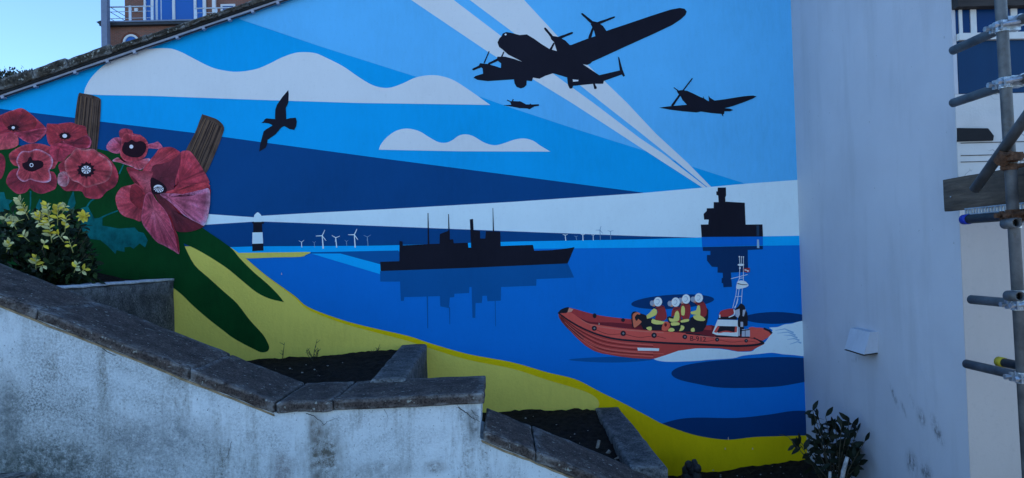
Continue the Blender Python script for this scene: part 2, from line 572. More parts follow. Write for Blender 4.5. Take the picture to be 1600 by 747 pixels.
LAYER = [0]
def flat_geo(pts, k):
    LAYER[0] = (LAYER[0] + 1) % 40          # every coat of paint lies on its own plane
    k = k + 0.01 * LAYER[0]
    P = [W(x, y, k) for x, y in pts]
    tris = tessellate_polygon([[Vector((p.x, p.z, 0)) for p in P]])
    F = []
    for a, b, c in tris:
        n = (P[b] - P[a]).cross(P[c] - P[a])
        F.append((a, b, c) if n.y < 0 else (a, c, b))
    return P, F
def smooth(pts, n=5, closed=True):
    out = []
    m = len(pts)
    for i in range(m if closed else m - 1):
        p0, p1, p2, p3 = (pts[(i + d) % m] if closed else pts[max(0, min(m - 1, i + d))] for d in (-1, 0, 1, 2))
        for s in range(n):
            t = s / n
            out.append(tuple(0.5 * (2 * p1[q] + (p2[q] - p0[q]) * t + (2 * p0[q] - 5 * p1[q] + 4 * p2[q] - p3[q]) * t * t + (3 * p1[q] - p0[q] - 3 * p2[q] + p3[q]) * t ** 3) for q in (0, 1)))
    if not closed:
        out.append(pts[-1])
    return out
def crop(x0, y0, s):
    return lambda pts: [(x0 + x / s, y0 + y / s) for x, y in pts]
def shape(name, pts, mat, k, parent=None, label=None, sm=False):
    if sm:
        pts = smooth(pts)
    P, F = flat_geo(pts, k)
    return mk(name, P, F, mat, parent or wallroot, label=label)
def multi(name, polys, mat, k, parent=None, label=None):
    V, F = join(*[flat_geo(p, k) for p in polys])
    return mk(name, V, F, mat, parent or wallroot, label=label)
def stroke(pts, w0, w1=None):
    """a brush line as a polygon"""
    w1 = w0 if w1 is None else w1
    L, Rr = [], []
    m = len(pts)
    for i, p in enumerate(pts):
        a, b = pts[max(0, i - 1)], pts[min(m - 1, i + 1)]
        dx, dy = b[0] - a[0], b[1] - a[1]
        l = math.hypot(dx, dy) or 1
        hw = 0.5 * (w0 + (w1 - w0) * i / (m - 1))
        L.append((p[0] - dy / l * hw, p[1] + dx / l * hw))
        Rr.append((p[0] + dy / l * hw, p[1] - dx / l * hw))
    return L + Rr[::-1]
def ell(cx, cy, rx, ry=None, n=20, rot=0):
    ry = ry or rx
    c, s = math.cos(rot), math.sin(rot)
    return [(cx + rx * math.cos(a) * c - ry * math.sin(a) * s, cy + rx * math.cos(a) * s + ry * math.sin(a) * c) for a in (2 * math.pi * i / n for i in range(n))]

M_lsky = paint('pale_sky_paint', (66, 156, 233))
M_dark = paint('navy_beam_paint', (0, 58, 124), var=0.12)
M_white = paint('cloud_white_paint', (154, 188, 222), var=0.05)
M_beam = paint('light_beam_paint', (155, 200, 238), var=0.06)
M_strip = paint('sea_light_paint', (0, 146, 242))
M_sea = paint('deep_sea_paint', (0, 98, 202), var=0.07)
M_seadk = paint('sea_shadow_paint', (0, 74, 150))
M_shadow = paint('sea_ellipse_paint', (0, 48, 108))
M_black = paint('black_paint', (17, 22, 38), var=0.25)
M_sand = paint('yellow_sand_paint', (192, 164, 8), var=0.12, bmp=0.7, bscale=60, rough=0.85)
M_olive = paint('pale_sand_paint', (174, 176, 94), var=0.12, bmp=0.9, bscale=55, rough=0.9)
M_green = paint('green_hill_paint', (0, 54, 27), var=0.30, vscale=2.2, bmp=0.4, bscale=70)
M_foam = paint('foam_paint', (152, 196, 234), var=0.1)
M_navy = paint('ship_mirror_paint', (8, 42, 92))
M_teal = paint('teal_leaf_paint', (4, 78, 92), var=0.6, vscale=9)
M_wood = paint('post_paint', (56, 54, 56), var=0.45, vscale=10)
M_woodd = paint('post_grain_paint', (28, 26, 30), var=0.2)
M_woodl = paint('post_light_paint', (78, 72, 66), var=0.3)

# --- sky and light
shape('pale_sky', [(372, 29), (500, 72.5), (650, 120), (752, 152), (800, 169), (900, 202), (1005, 235), (1080, 260), (1166, 287.5), (1275, 284), (1275, roof_px(1275) + 4), (372, roof_px(372) + 3)], M_lsky, 1)
shape('navy_band', [(-40, 166), (0, 170), (115, 184), (157, 190), (302, 207.5), (400, 221), (600, 248), (800, 274), (1005, 301), (1110, 371.5), (800, 380), (340, 388), (-40, 388)], M_dark, 2)
shape('lighthouse_beam', [(403, 337.5), (500, 332), (600, 327), (800, 315.5), (1005, 301.5), (1100, 293), (1166, 287), (1275, 279), (1275, 369), (1200, 370), (1100, 371.5), (1000, 369), (800, 361.5), (600, 353.5), (500, 349.5), (403, 346)], M_beam, 3, label='pale lighthouse beam widening to the right')
shape('lighthouse_beam', [(300, 332), (325, 334.5), (403, 340), (403, 346), (325, 351), (300, 352.5)], M_beam, 3)
multi('searchlight_beam', [[(600, -28.5), (642.5, 0), (762.5, 81), (892, 160), (950, 197.5), (1007.5, 235), (1098, 293.5), (1104, 292.8), (1036, 240), (1000, 216), (926, 160), (780, 54), (709, 0), (658, -38)]], M_white, 3)
multi('searchlight_beam', [[(680, -40), (734, 0), (799.5, 49), (940, 160), (1000, 207), (1050, 247), (1105.5, 292.6), (1111.5, 292.3), (1075, 255), (1025, 209), (979, 160), (870, 55), (819, 0), (780, -42)]], M_white, 3)
c1 = [(133, 138), (140, 125), (152, 111), (170, 97), (200, 84), (230, 77), (262, 75.5), (280, 80), (300, 90), (330, 105), (355, 111), (375, 112), (400, 108), (420, 100), (440, 90), (460, 83), (475, 81.5), (492, 83), (505, 88), (535, 103), (560, 120), (580, 132), (597, 137), (612, 136.5), (630, 130), (650, 121), (672, 117.5), (690, 119), (710, 126), (735, 142), (766, 164)]
shape('painted_cloud', [(131, 147)] + smooth(c1, 4, False) + [(700, 163), (560, 161), (400, 156), (240, 150), (157, 148.5)], M_white, 4, label='long painted cloud with three humps')
c2 = [(592, 234), (595, 226), (605, 214), (620, 204), (637, 201), (655, 205), (670, 214), (685, 222), (697, 223), (707, 219), (717, 212), (728, 210), (740, 213), (755, 222), (768, 226.5), (778, 226.5), (790, 223), (805, 218), (820, 216.5), (833, 220), (845, 228), (860, 237)]
shape('painted_cloud', smooth(c2, 4, False) + [(720, 236.5)], M_white, 4, label='short painted cloud below the long one')

# --- sea
shape('sea_light', [(330, 387), (365, 386), (400, 385), (590, 384), (622, 383), (800, 377.5), (1000, 374), (1100, 370.8), (1275, 368), (1275, 383), (1192, 384), (1100, 386), (900, 388), (800, 389), (622, 392), (484, 395), (330, 397)], M_strip, 4)
shape('sea', [(330, 397), (484, 394.6), (622, 391.8), (800, 388.6), (900, 387.6), (1100, 385.6), (1192, 383.8), (1275, 382.2), (1275, 700), (1000, 700), (620, 560), (340, 420)], M_sea, 3)
shape('sea_shadow', [(484, 394.2), (622, 391.4), (640, 420), (594, 414), (532, 396.2), (484, 396.2)], M_seadk, 5)
shape('sea_glint', [(486, 396.2), (532, 396.2), (596, 413.5), (596, 429)], M_strip, 5)
lo_dk = smooth([(1034, 662), (1060, 655), (1090, 652.5), (1150, 653), (1200, 648), (1240, 642), (1275, 643)], 4, False)
multi('water_shadow', [ell(1051, 471.5, 65, 11, 32, -0.06)], M_shadow, 4)
multi('water_shadow', [smooth([(1160, 497), (1180, 490), (1215, 487.5), (1250, 491), (1275, 498), (1250, 502.5), (1215, 506), (1180, 504)], 4)], M_shadow, 4)
multi('water_shadow', [smooth([(1049, 583), (1060, 574), (1090, 567), (1150, 561), (1230, 558), (1275, 565), (1275, 590), (1240, 600), (1200, 605), (1130, 606), (1085, 599), (1058, 592)], 4)], M_shadow, 4)
multi('water_shadow', [lo_dk + [(1275, 690), (1140, 693), (1060, 680)]], M_shadow, 4)
multi('water_shadow', [smooth([(888, 562), (940, 558), (1000, 558), (1020, 562), (980, 566), (930, 566)], 4)], M_seadk, 4)

# --- ships
pale_dk = paint('ship_stripe_paint', (26, 52, 84))
sh = crop(580, 320, 6.788)
s2 = crop(730, 320, 6.788)
ship1 = sh([(95, 605), (298, 598), (300, 385), (332, 388), (335, 430), (725, 412), (728, 310), (820, 275), (832, 278), (834, 370), (870, 365), (875, 408), (1025, 402), (1030, 455)]) + s2([(42, 455), (28, 155), (62, 150), (68, 272), (135, 277), (137, 358), (192, 358), (198, 280), (350, 285), (355, 437), (697, 425), (710, 487), (900, 480), (1020, 468), (1138, 450), (1065, 622), (0, 670)]) + sh([(100, 703)])
sp = shape('painted_warship', ship1, M_black, 6, label='long black painted warship with thin masts')
for (x, y0, y1, w0, w1) in ((669.2, 333, 384, 1.2, 2.6), (701.2, 334.5, 364, 1.2, 1.9), (770.6, 325, 363, 0.7, 2.0)):
    multi('mast', [stroke([(x - 0.5, y0), (x + 0.4, y1)], w0, w1)], M_black, 6.5, sp)
rf = crop(580, 400, 4.706)
rp = shape('painted_reflection', rf([(65, 112), (1445, 55), (1492, 158), (1215, 170), (1213, 218), (955, 228), (953, 328), (855, 333), (850, 292), (818, 293), (813, 345), (767, 345), (765, 455), (745, 455), (738, 228), (722, 228), (720, 272), (612, 277), (610, 302), (578, 305), (572, 383), (508, 370), (505, 295), (243, 302), (240, 330), (218, 330), (212, 188), (67, 188)]), M_seadk, 5)
for (x, y0, y1, w0) in ((668, 462, 513, 2.0), (702.6, 480, 507, 1.5), (774, 469, 510, 1.1)):
    multi('mast_reflection', [stroke([(x - 0.3, y0), (x + 0.3, y1)], w0, w0 * 0.6)], M_seadk, 5.5, rp)
s3 = crop(1080, 280, 7.47)
sp2 = shape('painted_warship', s3([(112, 530), (200, 528), (205, 472), (150, 472), (145, 405), (180, 372), (182, 340), (262, 338), (263, 268), (320, 268), (315, 190), (295, 185), (292, 145), (308, 142), (310, 98), (405, 97), (407, 190), (397, 215), (400, 262), (625, 275), (635, 530), (832, 528), (838, 670), (122, 675)]), M_black, 6, label='black painted ship seen end on, with a tall bridge')
shape('stripe', s3([(762, 540), (793, 540), (795, 660), (764, 662)]), pale_dk, 7, sp2)
r2 = crop(1080, 360, 4.668)
shape('painted_reflection', r2([(75, 48), (523, 45), (523, 110), (80, 120)]), paint('sea_mirror_mid_paint', (0, 92, 200)), 5)
shape('painted_reflection', r2([(83, 121), (523, 112), (523, 138), (412, 143), (415, 303), (290, 308), (297, 412), (235, 415), (232, 385), (222, 385), (222, 350), (232, 345), (230, 310), (192, 308), (192, 268), (150, 265), (115, 220), (115, 180), (140, 180), (140, 150), (85, 150)]), M_navy, 5)
shape('pale_mark', r2([(480, 66), (494, 68), (497, 130), (480, 128)]), paint('pale_mark_paint', (110, 160, 205)), 7)

# --- lighthouse and turbines
lh = crop(380, 320, 7.27)
lp = shape('painted_lighthouse', smooth(lh([(125, 196), (125, 125), (140, 103), (165, 85), (190, 103), (205, 125), (208, 196)]), 3), M_beam, 5, label='black and white banded painted lighthouse')
multi('black_band', [lh([(100, 196), (240, 194), (232, 216), (108, 217)]), lh([(115, 214), (214, 213), (217, 313), (113, 316)])], M_black, 6, lp)
shape('white_band', lh([(105, 315), (220, 312), (226, 441), (103, 444)]), M_beam, 6, lp)
shape('black_band', lh([(103, 443), (228, 440), (231, 520), (103, 527)]), M_black, 7, lp)
def turbine(bx, by, hx, hy, r, w, mat, rot):
    polys = [stroke([(bx, by), (hx, hy)], w * 1.25, w * 0.8)]
    for q in rot:
        a = R(q)
        polys.append(stroke([(hx, hy), (hx + r * math.cos(a), hy - r * math.sin(a))], w * 0.9, w * 0.45))
    multi('painted_turbine', polys, mat, 6)
M_tur = paint('turbine_paint', (158, 198, 232))
M_tur2 = paint('faint_turbine_paint', (84, 130, 180))
for (bx, by, hx, hy, r, w, m_, q) in (
        (471.6, 386.5, 471.2, 378.5, 5.0, 1.0, M_tur, (40, 150, 265)), (491.6, 386.5, 491.2, 379.5, 3.6, 0.8, M_tur2, (50, 145, 265)),
        (505, 388.5, 503.4, 368.3, 10.0, 1.7, M_tur, (65, 183, 308)), (526, 386.8, 524.6, 371.5, 7.0, 1.4, M_tur, (22, 150, 262)),
        (541.8, 384, 541.3, 377.5, 3.6, 0.8, M_tur2, (35, 140, 265)), (555, 386.8, 553.6, 366.8, 9.8, 1.7, M_tur, (65, 180, 305)), (575, 384.3, 574, 370.3, 6.3, 1.0, M_tur2, (30, 155, 265)),
        (884, 376, 883.2, 367.6, 4.2, 1.3, M_tur, (20, 160, 270)), (901, 375, 900, 369.8, 3, 0.9, M_tur2, (20, 160, 270)), (911, 376, 910.6, 367, 3.6, 1.3, M_tur, (20, 160, 270)),
        (927, 375.5, 926.8, 367.6, 3, 1.0, M_tur, (20, 160, 270)), (938, 374.6, 937.4, 359.6, 6.8, 1.0, M_tur2, (75, 180, 310)), (954.3, 374, 953.9, 361.5, 4.8, 0.9, M_tur2, (15, 165, 270))):
    turbine(bx, by, hx, hy, r, w, m_, q)

# --- aircraft and gull
A, B, Cc = crop(730, 30, 6.227), crop(840, 0, 4.98), crop(940, 0, 6.79)
body = A([(295, 225), (315, 185), (335, 165), (345, 140), (380, 125), (430, 133), (510, 155), (580, 148), (650, 190), (720, 240), (800, 290)]) + B([(150, 398), (130, 330), (105, 305), (100, 288), (120, 280), (165, 288), (215, 315), (250, 350), (262, 350), (400, 297), (450, 282), (440, 240), (428, 215), (413, 188), (425, 164), (470, 174), (510, 203), (535, 240)]) \
    + Cc([(60, 325), (300, 245), (550, 160), (740, 100), (830, 85), (880, 93), (903, 122), (890, 158), (840, 205), (750, 265), (550, 360), (250, 495), (0, 610)]) + B([(425, 480), (410, 495), (385, 505), (352, 500), (480, 585), (640, 548), (625, 440), (636, 450), (660, 540), (680, 590), (668, 597), (655, 580), (515, 630), (510, 652), (440, 652), (275, 668), (270, 688), (250, 690), (236, 660), (230, 602), (120, 570), (60, 590), (20, 610)]) \
    + A([(705, 580), (640, 568), (630, 603), (578, 598), (577, 640), (552, 664), (520, 673), (482, 660), (461, 625), (455, 585), (200, 602), (100, 590), (62, 570), (80, 553), (155, 530), (150, 480), (115, 448), (125, 428), (200, 436), (270, 456), (328, 475), (330, 430), (285, 395), (295, 365), (370, 365), (450, 385), (535, 414), (470, 380), (400, 345), (350, 300), (310, 270)])
bp = shape('painted_bomber', body, M_black, 6, label='black silhouette of a four engined bomber')
multi('tail_gap', [B([(273, 618), (318, 622), (316, 632), (276, 636)])], M_white, 7, bp)
for cr, blades in ((A, (((212, 315), (165, 425), 9, 11), ((55, 490), (135, 455), 18, 24), ((208, 435), (292, 395), 18, 22), ((357, 318), (335, 368), 10, 13), ((755, 88), (825, 170), 20, 22))),
                   (B, (((58, 220), (110, 285), 12, 18), ((270, 255), (160, 298), 14, 20), ((128, 335), (98, 392), 11, 17), ((345, 107), (420, 172), 14, 22), ((597, 133), (468, 182), 12, 20), ((432, 215), (404, 298), 14, 22), ((436, 645), (452, 690), 12, 20)))):
    for a, b_, w0, w1 in blades:
        s_ = 6.227 if cr is A else 4.98
        pa, pb = cr([a, b_])
        multi('propeller_blade', [smooth(stroke([pa, ((pa[0] + pb[0]) / 2, (pa[1] + pb[1]) / 2), pb], w0 / s_, w1 / s_), 2)], M_black, 6.5, bp)
multi('cockpit_glint', [A([(362, 150), (375, 138), (386, 150), (372, 160)])], M_white, 7, bp)
Ff = crop(1020, 110, 8.79)
fp = shape('painted_fighter', Ff([(330, 280), (400, 270), (470, 280), (540, 310), (650, 365), (690, 380), (693, 350), (702, 382), (740, 410), (772, 425), (765, 345), (785, 375), (850, 415), (1000, 395), (1250, 355), (1380, 345), (1425, 358), (1370, 390), (1250, 437), (1100, 490), (985, 520), (1060, 526), (1105, 545), (1060, 562), (985, 562), (978, 600), (962, 602), (970, 630), (958, 628), (945, 598), (800, 585), (660, 565), (600, 578), (400, 560), (240, 540), (85, 512), (240, 492), (470, 472), (410, 410), (380, 350), (345, 315)]), M_black, 6, label='black silhouette of a single engined fighter plane')
for a, b_, w0, w1 in (((543, 110), (415, 278), 16, 18), ((288, 235), (355, 285), 10, 16), ((262, 492), (372, 335), 32, 26)):
    pa, pb = Ff([a, b_])
    multi('propeller_blade', [stroke([pa, pb], w0 / 8.79, w1 / 8.79)], M_black, 6.5, fp)
Sf = crop(780, 145, 20)
fp2 = shape('painted_fighter', Sf([(330, 265), (430, 258), (600, 270), (640, 262), (700, 285), (840, 365), (950, 365), (970, 335), (1000, 365), (1230, 358), (1255, 385), (1230, 407), (1100, 430), (1020, 470), (950, 517), (880, 490), (720, 480), (620, 480), (560, 460), (120, 387), (380, 374), (360, 330)]), M_black, 6, label='tiny black silhouette of a distant fighter plane')
multi('propeller_blade', [Sf(stroke([(245, 228), (340, 270)], 30, 26)), Sf(stroke([(442, 200), (405, 270)], 30, 30))], M_black, 6.5, fp2)
Gf = crop(395, 130, 6.5)
shape('painted_gull', Gf([(360, 70), (365, 110), (362, 190), (350, 225), (335, 250), (338, 310), (340, 365), (380, 355), (435, 350), (447, 390), (440, 440), (420, 475), (370, 465), (320, 435), (290, 450), (230, 520), (150, 575), (145, 620), (130, 655), (65, 695), (75, 620), (110, 490), (140, 465), (200, 430), (180, 415), (160, 408), (120, 402), (85, 405), (112, 385), (120, 368), (140, 357), (225, 365), (228, 270), (245, 220), (300, 140)]), M_black, 6, label='black silhouette of a gull gliding with spread wings')

# --- land
edge = [(358, 385), (374.5, 396.5), (384.5, 404), (416.6, 431), (460, 462), (482, 480), (535, 500), (585, 513), (638, 525), (671, 536), (730.5, 553), (800, 566), (856, 582), (899, 592.6), (939, 613), (972, 629), (1011.6, 650), (1038, 663.6), (1081, 678.5), (1114, 685), (1140.5, 687), (1173.5, 683.5), (1200, 682), (1275, 680)]
sand = smooth(edge, 4, False)
shape('sand', sand + [(1275, 790), (700, 790), (230, 560), (230, 385)], M_sand, 6, label='yellow painted sand sloping to the sea')
ol = smooth([(357, 385.5), (374, 397), (384, 404.5), (416, 432), (459, 464), (482, 484), (535, 505), (585, 519), (638, 533), (671, 544), (730, 562), (800, 576), (856, 594), (900, 607), (925, 617), (936, 629), (930, 642), (900, 660)], 4, False)
shape('pale_sand', ol + [(700, 700), (232, 560), (232, 385)], M_olive, 7)
shape('sand_spit', smooth([(365, 396), (400, 394.8), (450, 394.2), (484.5, 394), (478, 398), (470, 401.3), (430, 402.3), (386, 403.8), (374, 402)], 3), M_olive, 6.5)
hc, hd = crop(260, 330, 4.98), crop(270, 420, 4.98)
hill_r = smooth(hc([(230, 90), (280, 130), (490, 275), (570, 365), (680, 475), (780, 560), (870, 650), (915, 708)]), 3, False)
hill_m = smooth(hc([(915, 708), (800, 680), (700, 630), (600, 550), (480, 450), (360, 370), (240, 300), (135, 250)]), 3, False)
hill_b = smooth(hc([(135, 250), (150, 290), (220, 420), (330, 520)]) + hd([(400, 180), (500, 270), (600, 400), (700, 510), (745, 590), (748, 625), (730, 645), (690, 650), (640, 630), (480, 545), (380, 470), (270, 385), (150, 280), (80, 210), (20, 160)]), 3, False)
shape('green_hill', [(-40, 215), (0, 222), (60, 232), (150, 232), (210, 245), (250, 290), (300, 330)] + hill_r + hill_m[1:] + hill_b[1:] + [(255, 440), (240, 520), (-40, 480)], M_green, 8, label='dark green painted hill with pointed tongues')

# fence posts with painted grain
def post(outline, ax0, ax1, n):
    p = shape('painted_post', smooth(outline, 3), M_wood, 9, label='weathered brown fence post painted behind the poppies')
    (a0, a1), (b0, b1) = ax0, ax1       # left and right edges, top -> bottom
    n = int(n * 1.8)
    for i in range(n):
        f = (i + 0.6) / n + random.uniform(-0.03, 0.03)
        P0 = tuple(a0[q] + (b0[q] - a0[q]) * f for q in (0, 1))
        P1 = tuple(a1[q] + (b1[q] - a1[q]) * f for q in (0, 1))
        pts = [tuple(P0[q] + (P1[q] - P0[q]) * s / 5 + (random.uniform(-0.5, 0.5) if q == 0 else 0) for q in (0, 1)) for s in range(6)]
        multi('wood_grain', [stroke(pts, random.uniform(0.5, 1.9), random.uniform(0.4, 1.4))], M_woodd if i % 3 != 1 else M_woodl, 9.6, p)
post([(123, 146.5), (128, 145.8), (145, 149), (156, 154), (157.5, 160), (156.5, 185), (152, 230), (148, 245), (112, 245), (115.5, 200), (119.5, 165)], ((124, 149.5), (114, 240)), ((155.5, 157), (149, 240)), 9)
post([(315, 180.5), (318, 179.3), (330, 183), (341, 188), (350, 199), (346, 215), (334, 245), (322, 270), (312, 266), (297, 240), (290, 236), (304.5, 208)], ((317, 183), (292, 238)), ((348, 199), (321, 266)), 8)

# --- poppies
M_petal = mat_vcol('poppy_paint')
M_blk2 = paint('poppy_heart_paint', (26, 16, 30), var=0.3)
M_caps = paint('poppy_capsule_paint', (178, 190, 226), var=0.05)
def petal(pts, foc, cin, cout, k, parent=None, rim=None, name='petal', seed=0, streak=0.30, label=None):
    """a petal as rings of brush strokes from its base outwards"""
    out = smooth(pts, 9)
    LAYER[0] = (LAYER[0] + 1) % 40
    k = k + 0.01 * LAYER[0]
    ts = [0, 0.14, 0.28, 0.42, 0.55, 0.67, 0.78, 0.88, 0.95, 1.0]
    m = len(out)
    P, C = [], []
    ci, co_ = paint_rgb(cin), paint_rgb(cout)
    cr = paint_rgb(rim) if rim else co_
    for ti, t in enumerate(ts):
        for i, (x, y) in enumerate(out):
            P.append(W(foc[0] + (x - foc[0]) * t, foc[1] + (y - foc[1]) * t, k))
            base = [a + (b - a) * t for a, b in zip(ci, co_)]
            if t > 0.9:
                base = [a + (b - a) * (t - 0.90) / 0.10 for a, b in zip(base, cr)]
            wq = P[-1]
            s = 1 + streak * (noise.noise(Vector((i * 0.42, t * 0.9, seed * 7.7))) * 1.9 + noise.noise(Vector((i * 0.08, t * 2.2, seed * 3.1))) * 1.8)
            s *= 1 + 0.55 * noise.noise(Vector((wq.x * 11, wq.z * 11, seed * 1.3))) + 0.35 * noise.noise(Vector((wq.x * 34, wq.z * 34, seed)))
            C.append([max(0.004, min(0.9, v * s)) for v in base] + [1.0])
    F = []
    for r_ in range(len(ts) - 1):
        for i in range(m):
            j = (i + 1) % m
            q = (r_ * m + i, r_ * m + j, (r_ + 1) * m + j, (r_ + 1) * m + i)
            n = (P[q[2]] - P[q[0]]).cross(P[q[3]] - P[q[1]])
            F.append(q if n.y < 0 else q[::-1])
    o = mk(name, P, F, M_petal, parent or wallroot, label=label)
    at_ = o.data.color_attributes.new('strokes', 'FLOAT_COLOR', 'POINT')
    for i, c in enumerate(C):
        at_.data[i].color = c
    return o
def heart(cx, cy, r, k, parent, cap=0.0, spk=0, ry=None):
    ry = ry or r
    pts = []
    for i in range(36):
        a = 2 * math.pi * i / 36
        q = 1 + (0.16 if i % 3 == 0 else -0.08) + random.uniform(-0.07, 0.07)
        pts.append((cx + r * q * math.cos(a), cy + ry * q * math.sin(a)))
    multi('flower_heart', [pts], M_blk2, k, parent)
    if cap:
        multi('seed_capsule', [ell(cx, cy, cap, cap * 0.85)], M_caps, k + 0.5, parent)
        if spk:
            multi('capsule_ray', [stroke([(cx, cy), (cx + cap * 0.95 * math.cos(2 * math.pi * i / spk), cy + cap * 0.8 * math.sin(2 * math.pi * i / spk))], cap * 0.04, cap * 0.26) for i in range(spk)], M_blk2, k + 1, parent)
p1, p2, p3, p4 = crop(0, 160, 4.98), crop(80, 140, 4.39), crop(160, 170, 5.745), crop(170, 270, 5.745)
c5, c6 = crop(0, 290, 4.669), crop(120, 300, 4.978)
def one(c, x, y):
    return c([(x, y)])[0]
RED, DRK, PNK, MID, LITE = (118, 35, 60), (64, 20, 38), (156, 86, 130), (138, 50, 80), (178, 130, 176)
# stems and leaves
for pts in (c5([(222, 40), (222, 130), (215, 200)]), c6([(70, 130), (110, 70), (170, 40)]), c6([(160, 215), (230, 180), (320, 145)]), p3([(150, 585), (190, 500)])):
    multi('painted_stem', [stroke(smooth(pts, 4, False), 2.6, 2.0)], M_teal, 9)
for pts in (c6([(130, 240), (200, 262), (330, 285), (450, 276), (480, 310), (520, 318), (552, 375), (532, 432), (490, 400), (440, 442), (415, 425), (370, 430), (372, 467), (310, 452), (300, 482), (240, 420), (190, 380), (150, 320)]),
            c5([(-20, 50), (30, 48), (42, 98), (92, 108), (62, 140), (72, 175), (-20, 200)]), c5([(250, 195), (268, 140), (290, 95), (315, 135), (345, 150), (290, 195)]),
            c5([(480, 190), (500, 110), (535, 38), (552, 125), (525, 215)]), c5([(560, 200), (590, 165), (640, 150), (690, 240), (747, 232), (747, 400), (620, 385)]), c5([(150, 300), (60, 280), (0, 330), (100, 350)])):
    shape('painted_leaf', pts, M_teal, 9)
# left edge bud
petal(p1([(-40, 400), (0, 395), (30, 420), (42, 470), (30, 550), (0, 600), (-40, 600)]), one(p1, -20, 500), RED, RED, 10, seed=1, name='painted_poppy', label='part of a red poppy at the end of the row')
# poppy with a shallow bowl, top of the row
pa = petal(p1([(-40, 110), (0, 100), (60, 75), (100, 62), (160, 45), (200, 60), (240, 90), (280, 125), (330, 170), (362, 205), (365, 230), (330, 270), (290, 300), (250, 318), (200, 300), (150, 275), (100, 240), (50, 235), (-40, 250)]), one(p1, 120, 190), RED, RED, 10, rim=(150, 66, 84), seed=2, name='painted_poppy', label='open red poppy at the top of the bank')
petal(p1([(15, 130), (30, 100), (70, 78), (120, 72), (180, 78), (240, 95), (275, 130), (285, 170), (260, 205), (200, 222), (130, 235), (70, 215), (30, 170)]), one(p1, 110, 200), DRK, (110, 34, 48), 11, pa, seed=3)
heart(*one(p1, 103, 197), 9, 12, pa, 2.6, 0, 5)
petal(p1([(110, 238), (200, 225), (285, 208), (360, 200), (348, 245), (300, 285), (250, 318), (190, 300), (150, 270)]), one(p1, 220, 240), DRK, MID, 13, pa, rim=PNK, seed=4)
petal(p1([(-40, 255), (0, 248), (60, 236), (110, 245), (140, 275), (140, 330), (100, 355), (40, 365), (-40, 360)]), one(p1, 60, 240), MID, (150, 72, 90), 13, pa, seed=5)
# poppy below it
pb_ = petal(p1([(70, 410), (110, 370), (180, 335), (250, 320), (330, 325), (400, 350), (440, 390), (455, 440), (435, 490), (390, 520), (150, 500), (90, 470)]), one(p1, 250, 450), RED, (132, 46, 64), 10, rim=(150, 70, 90), seed=6, name='painted_poppy', label='red poppy with four frilled petals and dark heart')
petal(p1([(55, 580), (90, 530), (140, 515), (260, 525), (390, 535), (430, 560), (442, 620), (430, 670), (380, 695), (320, 712), (262, 692), (232, 668), (200, 700), (140, 712), (90, 680), (50, 630)]), one(p1, 235, 560), DRK, RED, 11, pb_, rim=MID, seed=7)
petal(p1([(130, 440), (150, 400), (180, 378), (230, 380), (280, 363), (330, 375), (390, 410), (412, 450), (405, 500), (385, 530), (397, 570), (390, 612), (340, 624), (270, 612), (235, 600), (190, 618), (150, 600), (128, 560), (145, 510), (130, 470)]), one(p1, 250, 490), (118, 40, 58), (140, 58, 78), 12, pb_, rim=LITE, seed=8)
multi('flower_heart', [smooth(p1([(173, 475), (210, 462), (222, 435), (240, 420), (255, 450), (300, 450), (335, 465), (335, 500), (300, 520), (250, 540), (200, 525), (180, 505)]), 2)], M_blk2, 13, pb_)
multi('seed_capsule', [ell(*one(p1, 245, 488), 3.1)], M_caps, 13.6, pb_)
multi('capsule_ray', [ell(*one(p1, 245, 488), 1.9)], M_blk2, 14, pb_)
# poppy beside the first post
pc = petal(p2([(-30, 240), (0, 235), (50, 235), (130, 225), (180, 240), (235, 255), (245, 300), (275, 350), (265, 395), (220, 405), (150, 385), (90, 370), (0, 385), (-30, 330)]), one(p2, 100, 320), RED, (124, 40, 56), 10, rim=MID, seed=9, name='painted_poppy', label='red poppy in front of the leaning fence post')
petal(p2([(20, 260), (60, 240), (140, 232), (200, 250), (240, 275), (240, 310), (200, 330), (130, 345), (80, 350), (40, 310)]), one(p2, 95, 322), DRK, (132, 46, 62), 11, pc, seed=10)
heart(*one(p2, 93, 318), 9.5, 12, pc, 3.6, 0, 5.5)
petal(p2([(80, 355), (150, 350), (240, 315), (275, 350), (260, 395), (200, 405), (130, 385)]), one(p2, 150, 365), DRK, RED, 13, pc, rim=PNK, seed=11)
petal(p2([(-5, 385), (60, 368), (130, 380), (170, 410), (120, 450), (80, 490), (40, 490), (-5, 450)]), one(p2, 60, 400), RED, MID, 10.5, pc, seed=12)
# wide open poppy with the striped capsule
pd_ = petal(p2([(40, 620), (60, 570), (50, 520), (100, 480), (200, 430), (330, 430), (420, 500), (460, 590), (440, 660), (380, 700), (330, 747), (240, 740), (210, 700), (150, 695), (90, 690)]), one(p2, 250, 560), DRK, (122, 40, 58), 14, rim=MID, seed=13, name='painted_poppy', label='wide open red poppy with striped white capsule')
petal(p2([(45, 600), (60, 570), (100, 565), (125, 620), (100, 665), (50, 650)]), one(p2, 110, 600), MID, (190, 138, 170), 14.6, pd_, seed=14)
petal(p2([(95, 490), (130, 450), (170, 405), (230, 412), (290, 408), (340, 445), (400, 490), (420, 545), (405, 600), (370, 635), (300, 655), (240, 672), (190, 640), (140, 620), (105, 570), (93, 530)]), one(p2, 242, 552), (120, 40, 60), (152, 62, 82), 15, pd_, rim=(178, 104, 126), seed=15, streak=0.35)
heart(*one(p2, 240, 550), 13.5, 16, pd_, 7.4, 8, 11.5)
